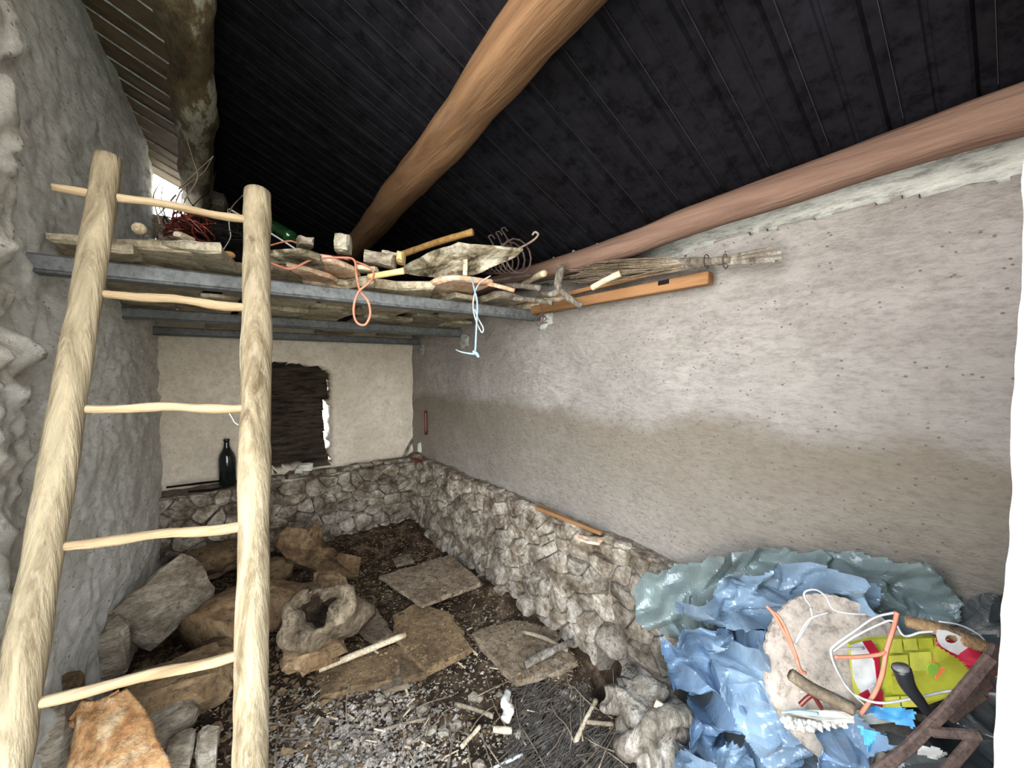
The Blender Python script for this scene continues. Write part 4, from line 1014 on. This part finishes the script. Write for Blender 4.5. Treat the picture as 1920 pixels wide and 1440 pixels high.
def crumbs(n, area, size, mat, name, lab, seed, top=None):
    rr = random.Random(seed); gs = []
    for i in range(n):
        q_ = area(rr); x, y = q_[0], q_[1]; s = size*rr.uniform(.35, 1.5)*rr.uniform(.6, 1.3)
        ps = [V((rr.gauss(0, 1), rr.gauss(0, 1), rr.gauss(0, .8))).normalized()*s*rr.uniform(.7, 1.3) for _ in range(6)]
        ps = [V((a.x, a.y, abs(a.z)*k)) for a, k in zip([V((s, 0, 0)), V((0, s, 0)), V((-s, 0, 0)), V((0, -s, 0)), V((0, 0, s)), V((0, 0, -s))], (1,)*6)] if False else [V((s*rr.uniform(.5, 1.5), s*rr.uniform(-.4, .4), 0)), V((s*rr.uniform(-.4, .4), s*rr.uniform(.5, 1.3), 0)), V((-s*rr.uniform(.5, 1.5), s*rr.uniform(-.4, .4), 0)), V((s*rr.uniform(-.4, .4), -s*rr.uniform(.5, 1.3), 0)), V((s*rr.uniform(-.5, .5), s*rr.uniform(-.5, .5), s*rr.uniform(.4, 1.1))), V((0, 0, -s*.6))]
        c = V((x, y, (q_[2] if len(q_) > 2 else fz(x, y))+s*.25))
        gs.append(([p+c for p in ps], [(0, 1, 4), (1, 2, 4), (2, 3, 4), (3, 0, 4), (1, 0, 5), (2, 1, 5), (3, 2, 5), (0, 3, 5)]))
    vs, fs = join(gs); o = mesh(name, vs, fs, mat, None, False, kind='stuff'); return tagit(o, lab, 'litter')
crumbs(3200, lambda rr: (rr.gauss(.38, .16), rr.gauss(1.42, .17)), .0075, M['lime'], 'lime_rubble', 'pale crumbled lime rubble at the front of the floor by the right ladder pole', 3)
crumbs(2600, lambda rr: (rr.uniform(.1, 1.3), rr.uniform(.75, 1.9)), .0065, M['stone'], 'stone_chips', 'brown-grey stone chips mixed in the foreground dirt', 4)
crumbs(4200, lambda rr: (rr.uniform(-.28, 1.34), rr.uniform(.8, 3.3)), .0060, M['rot_wood'], 'earth_crumbs', 'dark brown earth crumbs all over the floor', 6)
def onslab(rr):
    poly, z = rr.choice([([(735, 1150), (790, 1128), (850, 1150), (888, 1214), (800, 1262), (742, 1200)], .055), ([(590, 1252), (742, 1205), (760, 1235), (735, 1275), (600, 1305)], .035),
        ([(880, 1185), (960, 1160), (1040, 1175), (1088, 1245), (968, 1282)], .045), ([(880, 1185), (960, 1160), (1040, 1175), (1088, 1245), (968, 1282)], .045), ([(710, 1080), (845, 1038), (905, 1092), (792, 1134)], .10)])
    while True:
        px, py = rr.uniform(590, 1088), rr.uniform(1040, 1300)
        if inpoly(px, py, poly) and (z < .1 or rr.random() < .3): break
        if z == .1 and rr.random() < .002: break
    p = onZ(px, py, z); return p.x, p.y, z
crumbs(1300, onslab, .0050, M['rot_wood'], 'slab_crumbs', 'earth and bark crumbs lying on the flat floor slabs', 16)
crumbs(900, lambda rr: (rr.uniform(-.33, .4), rr.uniform(1.0, 2.6)), .014, M['brown_stone'], 'earth_clods', 'brown clods heaped round the ladder feet', 5)
for i in range(30):
    px, py = r2.uniform(560, 1150), r2.uniform(1280, 1440); c = onZ(px, py, .04); c.z = fz(c.x, c.y)+.006; s = r2.uniform(.010, .022)
    tagit(rock('pebble', c, (s*1.3, s, s*.6), M['grey_stone'], 500+i, None, 1, amp=.3), 'small angular pebble in the pale foreground rubble', 'pebble', 'pebbles in the foreground rubble')
rk(655, 1425, 1.5, (.075, .06, .035), 'stone', 530, 'pale lumpy stone in the rubble nearest the right ladder pole')
rk(745, 1395, 1.6, (.085, .06, .03), 'stone', 531, 'pale crumbling stone in the middle of the front rubble')
rk(1180, 1262, 1.75, (.03, .03, .03), 'stone', 532, 'stone at the lip of the dark hole in the footing')

# ------------------------------------------------------------------ the heap at the right: sacks, plastic, rubbish
def tri(x): return abs((x % 1)*2-1)
def crumple(p, sd, s=1.0):
    h_ = 0
    for k_ in range(7):
        th = k_*1.37+sd; f_ = (3.0, 4.3, 6.5, 9, 13, 19, 27)[k_]*s
        wv = 0.55*n1(p.x*4+k_*3, p.y*4+sd, p.z*4)
        q = p.x*cos(th)+(p.y+p.z)*sin(th)*.8+p.z*cos(th*2)*.6
        h_ += (tri(q*f_+wv*2.5)-.5)/f_*(.9 if k_ < 3 else .6)
    return h_
def film_sheet(name, outline, ctrl, mat, parent, sd, amp=.35, step=4, s=1.0, rip=6):
    """plastic film: picture outline, distance given at control points, then crumpled in space"""
    xs = [p[0] for p in outline]; ys = [p[1] for p in outline]
    x0, x1_, y0, y1_ = min(xs), max(xs), min(ys), max(ys)
    nu, nv = int((x1_-x0)/step), int((y1_-y0)/step)
    def depth(px, py):
        a = b2 = 0
        for cx, cy, d in ctrl:
            w_ = 1/(((px-cx)**2+(py-cy)**2)+900)**1.3; a += w_*d; b2 += w_
        return a/b2
    def f(u, v):
        px, py = x0+u*(x1_-x0), y0+v*(y1_-y0)
        p = P(px, py, depth(px, py))
        h_ = crumple(p, sd, s)*amp
        q_ = p+(-Fw*.8+V((0, 0, .4))-V((.3, 0, 0)))*h_+V((0, 0, .2))*crumple(p+V((1, 2, 3)), sd+1, s)*amp
        if q_.x > 1.47: q_.x = 1.47+(q_.x-1.47)*.12
        return q_
    def keep(u, v):
        px, py = x0+u*(x1_-x0), y0+v*(y1_-y0)
        return inpoly(px+rip*n1(px*.05, py*.05, sd), py+rip*n1(py*.05, px*.05, sd+3), outline)
    vs, fs = grid(nu, nv, f, keep)
    used = sorted({i for f_ in fs for i in f_}); mp = {a: i for i, a in enumerate(used)}
    vs = [vs[i] for i in used]; fs = [tuple(mp[i] for i in f_) for f_ in fs]
    o = mesh(name, vs, fs, mat, parent, False); solid(o, .0012, 0); return o
# what the film lies over
tagit(mesh('refuse_sack', *rockgeo((1.34, .40, .22), (.13, .36, .24), 15, 4, .2, 1.2), M['film_dark'], None, True), 'bulky dark sack under the blue plastic at the right wall', 'sack')
sk = thing('refuse_sack', 'dark grey-green sack slumped against the right wall behind the rubbish', 'sack', (1.3, .2, .6))
film_sheet('film', [(1700, 1110), (1780, 1098), (1900, 1120), (1935, 1200), (1935, 1500), (1640, 1500), (1640, 1380), (1760, 1300), (1740, 1180)],
           [(1760, 1110, 1.08), (1900, 1120, .93), (1900, 1300, .86), (1700, 1440, .84), (1880, 1450, .80)], M['film_dark'], sk, 4.4, .25)
ps = thing('plastic_film', 'grey-green translucent plastic film sagging over the ledge behind the blue plastic', 'plastic', (1.3, .7, .5))
film_sheet('film', [(1188, 1110), (1215, 1078), (1290, 1060), (1390, 1034), (1480, 1025), (1590, 1032), (1690, 1052), (1745, 1075), (1775, 1120), (1790, 1190), (1500, 1210), (1250, 1200), (1195, 1170)],
           [(1190, 1120, 1.60), (1260, 1070, 1.50), (1260, 1190, 1.46), (1400, 1035, 1.33), (1480, 1028, 1.27), (1600, 1035, 1.15), (1740, 1070, 1.04), (1500, 1180, 1.12), (1350, 1150, 1.30), (1770, 1190, .97), (1650, 1120, 1.06)],
           M['film_grey'], ps, 1.1, .22)
pb_ = thing('plastic_sheet', 'crumpled shiny blue plastic sheet heaped against the stone footing', 'plastic', (1.2, .8, .1))
film_sheet('fold', [(1258, 1135), (1285, 1125), (1340, 1120), (1360, 1082), (1420, 1075), (1470, 1062), (1560, 1072), (1640, 1095), (1650, 1130), (1560, 1145), (1480, 1150), (1460, 1190), (1400, 1195), (1330, 1175)],
           [(1260, 1140, 1.38), (1400, 1080, 1.22), (1420, 1180, 1.05), (1560, 1080, 1.08), (1640, 1110, 1.02), (1480, 1130, 1.07), (1330, 1160, 1.22)], M['film_pale'], pb_, 2.2, .45)
film_sheet('fold', [(1248, 1215), (1290, 1175), (1340, 1168), (1450, 1190), (1480, 1250), (1490, 1330), (1500, 1420), (1510, 1500), (1240, 1500), (1262, 1430), (1285, 1350), (1300, 1310), (1262, 1275)],
           [(1250, 1220, 1.36), (1270, 1290, 1.30), (1340, 1175, 1.24), (1450, 1200, 1.02), (1400, 1300, 1.08), (1280, 1430, 1.20), (1480, 1440, .96), (1350, 1400, 1.10), (1300, 1330, 1.24)], M['film_blue'], pb_, 3.3, .50)
film_sheet('fold', [(1330, 1200), (1400, 1190), (1445, 1200), (1452, 1260), (1470, 1330), (1520, 1400), (1560, 1470), (1480, 1480), (1400, 1390), (1350, 1300)],
           [(1340, 1210, 1.14), (1440, 1200, 1.0), (1400, 1300, 1.0), (1500, 1400, .92), (1470, 1460, .92)], M['film_pale'], pb_, 5.3, .42)
film_sheet('fold', [(1500, 1400), (1520, 1350), (1545, 1325), (1600, 1340), (1635, 1370), (1650, 1440), (1660, 1500), (1430, 1500)],
           [(1540, 1330, .90), (1640, 1390, .84), (1500, 1440, .87), (1620, 1480, .80)], M['film_blue'], pb_, 7.7, .45)
film_sheet('fold', [(1255, 1500), (1290, 1400), (1345, 1385), (1400, 1400), (1450, 1500)],
           [(1300, 1400, 1.12), (1400, 1400, 1.03), (1350, 1480, 1.0)], M['film_pale'], pb_, 9.1, .40)
# round cardboard with scalloped edge
cc = P(1580, 1270, .93); nn = (-(Fw)*.86+V((0, 0, .45))-V((.1, 0, 0))).normalized(); s_ = nn.cross(V((0, 0, 1))).normalized()*-1; u_ = s_.cross(nn)*-1
if u_.z < 0: u_ = -u_
if s_.dot(Rt) < 0: s_ = -s_
dk = thing('cardboard_disc', 'round greyish cardboard tray with a scalloped rim on the blue plastic', 'cardboard', cc)
seg = 144; vs = []; prof = [(0, .012), (.45, .012), (.52, .010), (.56, .003), (.62, 0), (.96, 0.002), (1.0, 0.004), (1.0, -.004), (0, -.002)]
for r, h_ in prof:
    for j in range(seg):
        th = 2*pi*j/seg; rr = .172*r*(1+(.016*abs(sin(th*24)) if r > .9 else 0)+.02*sin(th*2+1)*r)
        vs.append(cc+s_*cos(th)*rr+u_*sin(th)*rr*1.02-nn*(h_*1.6)+nn*.01*sin(th*3)*r*r)
fs = [(i*seg+j, i*seg+(j+1) % seg, (i+1)*seg+(j+1) % seg, (i+1)*seg+j) for i in range(len(prof)-1) for j in range(seg)]
mesh('tray', vs, fs, M['card'], dk, False)
gs = []
for i in range(90):
    t_ = i/89; px = 1468+t_*170; py = 1352+14*sin(t_*3)-18*t_+r2.uniform(-8, 10)
    gs.append(rockgeo(P(px, py, .885+r2.uniform(-.01, .01)), (.006, .006, .006), i, 1, .4))
vs, fs = join(gs); mesh('crumbled_rim', vs, fs, M['foam'], dk, False, kind='stuff')
o = slab('torn_edge', [P(1470, 1338, .90), P(1560, 1332, .88), P(1650, 1338, .86), P(1700, 1352, .85), P(1640, 1360, .85), P(1540, 1352, .87)], Fw*.006, M['foam'], dk, seed=3, jit=.003, step=.03)
# printed packet
pk = thing('printed_packet', 'yellow-green and crimson printed packet lying on the cardboard tray', 'packet', P(1720, 1270, .84))
def flat(name, pts, d, mat, parent, th=.0012, dd=0.0):
    poly = [P(x, y, d+dd*(x-1600)/250) for x, y in pts]; n_ = Fw*th
    return mesh(name, [p for p in poly]+[p+n_ for p in poly], [tuple(range(len(poly)-1, -1, -1)), tuple(range(len(poly), 2*len(poly)))]+[(i, (i+1) % len(poly), (i+1) % len(poly)+len(poly), i+len(poly)) for i in range(len(poly))], mat, parent)
slab('body', [P(1598, 1212, .858), P(1640, 1202, .852), P(1760, 1196, .822), P(1832, 1250, .80), P(1812, 1300, .80), P(1730, 1328, .82), P(1660, 1330, .84), P(1610, 1315, .85)], Fw*.018, M['yellow'], pk, seed=2, jit=.002, relief=.002)
flat('white_panel', [(1596, 1210), (1617, 1203), (1640, 1240), (1646, 1282), (1614, 1300), (1600, 1270)], .842, M['white'], pk, dd=-.03)
flat('red_panel', [(1617, 1203), (1634, 1201), (1648, 1222), (1650, 1290), (1645, 1280), (1640, 1240)], .841, M['red'], pk, dd=-.03)
flat('red_panel', [(1610, 1303), (1645, 1284), (1656, 1300), (1655, 1327), (1640, 1322)], .840, M['red'], pk, dd=-.03)
flat('white_panel', [(1628, 1292), (1640, 1284), (1644, 1300), (1634, 1305)], .8385, M['white'], pk, dd=-.03)
for i, (x, y, w_, h_, mt) in enumerate([(1660, 1200, 30, 24, 'yellow2'), (1694, 1199, 24, 20, 'yellow2'), (1722, 1198, 26, 18, 'yellow'), (1668, 1230, 34, 30, 'yellow2'), (1706, 1224, 40, 34, 'yellow2'), (1672, 1268, 40, 34, 'yellow'), (1660, 1308, 26, 18, 'yellow2'), (1690, 1306, 40, 20, 'yellow2'), (1736, 1240, 18, 24, 'orange')]):
    flat('printed_patch', [(x, y), (x+w_, y-2), (x+w_+3, y+h_), (x+3, y+h_)], .8385 if i % 2 else .8375, M[mt], pk, dd=-.031)
vs = []
for (px, py, rx, mt) in ((1774, 1270, 20, 'orange'), (1750, 1255, 12, 'green')):
    flat('printed_spot', [(px+rx*cos(k_*pi/8), py+rx*sin(k_*pi/8)) for k_ in range(16)], .836, M[mt], pk, dd=-.032)
rb = thing('red_wrapper', 'crimson crinkled wrapper at the right side of the printed packet', 'wrapper', P(1800, 1240, .8))
film_sheet('film', [(1752, 1180), (1800, 1190), (1850, 1225), (1880, 1260), (1872, 1310), (1835, 1300), (1800, 1260), (1758, 1215)], [(1760, 1190, .815), (1870, 1290, .77), (1810, 1240, .785)], M['red'], rb, 2.9, .2, step=4, rip=2)
tg = thing('card_tag', 'white card tag with a round hole beside the yellow packet', 'tag', P(1790, 1210, .78))
def ring(cx, cy, outer, rx, ry, d, th):
    n = len(outer); vs = []
    inner = []
    for (x, y) in outer:
        a = math.atan2((y-cy)/ry, (x-cx)/rx); inner.append((cx+rx*cos(a), cy+ry*sin(a)))
    for off in (0, th):
        vs += [P(x, y, d+off) for x, y in outer]; vs += [P(x, y, d+off) for x, y in inner]
    fs = []
    for i in range(n):
        j = (i+1) % n
        fs += [(i, j, n+j, n+i), (2*n+i, 3*n+i, 3*n+j, 2*n+j), (i, 2*n+i, 2*n+j, j), (n+i, n+j, 3*n+j, 3*n+i)]
    return vs, fs
oq = [(1757, 1180), (1775, 1182), (1795, 1190), (1815, 1200), (1822, 1212), (1822, 1225), (1816, 1238), (1800, 1230), (1782, 1222), (1765, 1212), (1758, 1202), (1755, 1190)]
mesh('card', *ring(1784, 1198, oq, 12, 8, .772, .004), M['white'], tg)
# strings over the tray
def strg(name, pts, r, mat, lab, cat='string'):
    return tagit(tube(name, [P(*p) for p in pts], r, M[mat], seg=6, k=6), lab, cat)
D = .835
strg('string', [(1522, 1140, .93), (1508, 1118, .93), (1512, 1108, .93), (1530, 1106, .93), (1548, 1118, .92), (1562, 1142, .90), (1590, 1150, .88), (1625, 1152, .87)], .0022, 'white_cord', 'cream string looping up above the cardboard tray')
strg('string', [(1520, 1140, .90), (1522, 1158, .89), (1508, 1180, .88), (1492, 1205, .88), (1498, 1190, .88), (1520, 1160, .87), (1555, 1148, .87)], .0022, 'white_cord', 'white string running down the left half of the tray')
strg('string', [(1680, 1148, .80), (1640, 1158, .81), (1600, 1185, .82), (1565, 1210, .82), (1558, 1225, .82), (1572, 1262, .82), (1600, 1300, .82), (1650, 1318, .80), (1720, 1308, .79), (1790, 1295, .77), (1880, 1302, .75)], .0024, 'white_cord', 'long white string circling the yellow packet')
strg('string', [(1620, 1215, D), (1570, 1218, D), (1560, 1225, D), (1566, 1250, D), (1590, 1290, .82), (1625, 1325, .82)], .0022, 'white_cord', 'white string bunched at the left edge of the packet')
strg('string', [(1560, 1222, .825), (1600, 1195, .82), (1650, 1170, .81), (1675, 1165, .80), (1695, 1192, .795), (1725, 1186, .79), (1750, 1184, .78)], .0022, 'white_cord', 'white string zigzagging above the yellow packet')
strg('string', [(1500, 1296, .88), (1540, 1302, .87), (1575, 1300, .86), (1592, 1320, .85), (1600, 1335, .85)], .0025, 'white_cord', 'white string end at the lower left of the tray')
strg('string', [(1465, 1336, .89), (1500, 1334, .88), (1535, 1338, .87)], .0028, 'blue_cord', 'pale bluish string below the tray')
strg('string', [(1760, 1165, .80), (1800, 1172, .79), (1835, 1190, .78), (1855, 1212, .77)], .0016, 'white_cord', 'fine white string arching over the red wrapper')
strg('cord', [(1437, 1136, .90), (1450, 1150, .89), (1470, 1185, .88), (1490, 1225, .87), (1500, 1255, .86), (1510, 1262, .86)], .0038, 'pink', 'salmon cord lying across the left rim of the tray', 'cord')
strg('cord', [(1440, 1140, .895), (1462, 1158, .885), (1478, 1190, .875), (1495, 1235, .865)], .0032, 'pink', 'second salmon strand beside the first on the tray rim', 'cord')
strg('cord', [(1682, 1148, .795), (1676, 1175, .80), (1662, 1220, .80), (1654, 1265, .80), (1640, 1300, .81), (1615, 1338, .82)], .0042, 'pink', 'salmon cord crossing the printed packet from top to bottom', 'cord')
strg('cord', [(1565, 1232, .815), (1600, 1232, .81), (1645, 1228, .80), (1660, 1222, .80)], .0036, 'pink', 'short salmon cord running level onto the packet', 'cord')
strg('cord', [(1500, 1322, .86), (1515, 1308, .86), (1525, 1305, .86), (1540, 1328, .86)], .005, 'red_wire', 'dark red cord bent on the lower left of the tray', 'cord')
t = strg('wooden_stick', [(1482, 1264, .87), (1520, 1290, .855), (1560, 1310, .845), (1600, 1330, .83)], .013, 'twig', 'brown stick lying diagonally on the cardboard tray', 'stick')
# black handle
hd = thing('brush', 'black plastic handle standing up in front of the yellow packet', 'handle', P(1715, 1300, .76))
tube('grip', [P(1690, 1253, .765), P(1702, 1285, .762), P(1722, 1312, .758), P(1740, 1336, .755)], .0155, M['black'], r1=.008, parent=hd, seg=14)
tube('end_cap', [P(1688, 1248, .766), P(1692, 1258, .764)], .0135, M['steel'], parent=hd, seg=12)
# blue and white plastic scraps
sc_ = thing('plastic_scrap', 'bright sky-blue plastic scrap under the packet', 'plastic', P(1680, 1350, .82))
film_sheet('film', [(1625, 1330), (1700, 1328), (1735, 1340), (1725, 1370), (1690, 1362), (1640, 1352)], [(1630, 1335, .84), (1730, 1345, .80)], M['cyan'], sc_, 6.1, .12, step=4, rip=2)
sc2 = thing('plastic_scrap', 'deep blue plastic scrap tucked below the packet by the black gap', 'plastic', P(1640, 1380, .82))
film_sheet('film', [(1600, 1352), (1645, 1360), (1640, 1390), (1615, 1400)], [(1620, 1370, .835)], M['cyan'], sc2, 6.6, .12, step=4, rip=2)
sc3 = thing('paper_scrap', 'white paper scrap between the rusty bars at the bottom', 'paper', P(1740, 1410, .78))
film_sheet('film', [(1715, 1405), (1750, 1395), (1770, 1408), (1755, 1425), (1725, 1420)], [(1740, 1410, .79)], M['white'], sc3, 8.6, .1, step=4, rip=2)
tagit(tube('wooden_lath', [P(1700, 1165, .84), P(1760, 1180, .80), P(1850, 1215, .76)], .012, M['rot_wood'], seg=8, wob=.3), 'brown lath behind the white card tag', 'lath')
# rusty iron bars
def ibar(pts, wd, ht, lab):
    gs = []
    for i in range(len(pts)-1):
        gs.append(bargeo(P(*pts[i]), P(*pts[i+1])+(P(*pts[i+1])-P(*pts[i])).normalized()*.006, wd*.72, ht*.8, up=(-Fw+V((0.2, 0, .6))).normalized()))
    vs, fs = join(gs); o = bevel(mesh('iron_bar', vs, fs, M['rust'], None), .003); return tagit(o, lab, 'iron bar')
ibar([(1640, 1450, .72), (1700, 1405, .71), (1780, 1325, .70), (1855, 1235, .70)], .026, .014, 'long dark rusty iron bar slanting up towards the right wall')
ibar([(1775, 1345, .735), (1835, 1300, .73), (1870, 1215, .73)], .034, .012, 'wide rusty iron flat behind the long slanting bar')
ibar([(1742, 1372, .66), (1832, 1378, .64)], .020, .012, 'short level arm of rusty angle iron at the bottom right')
ibar([(1836, 1374, .645), (1770, 1452, .63)], .022, .012, 'rusty iron arm running down from the level one')
ibar([(1880, 1180, .74), (1905, 1250, .72), (1900, 1330, .70)], .022, .012, 'dark iron strap hard against the door jamb')
tagit(tube('wooden_post', [P(1893, 1300, .60), P(1893, 1460, .58)], .010, M['stick'], seg=10), 'pale upright stake beside the door jamb at bottom right', 'post')
tagit(tube('plant_stem', [P(1880, 1300, .62), P(1886, 1320, .62), P(1898, 1335, .62)], .004, M['green'], seg=6), 'green plant stem beside the door jamb', 'plant')
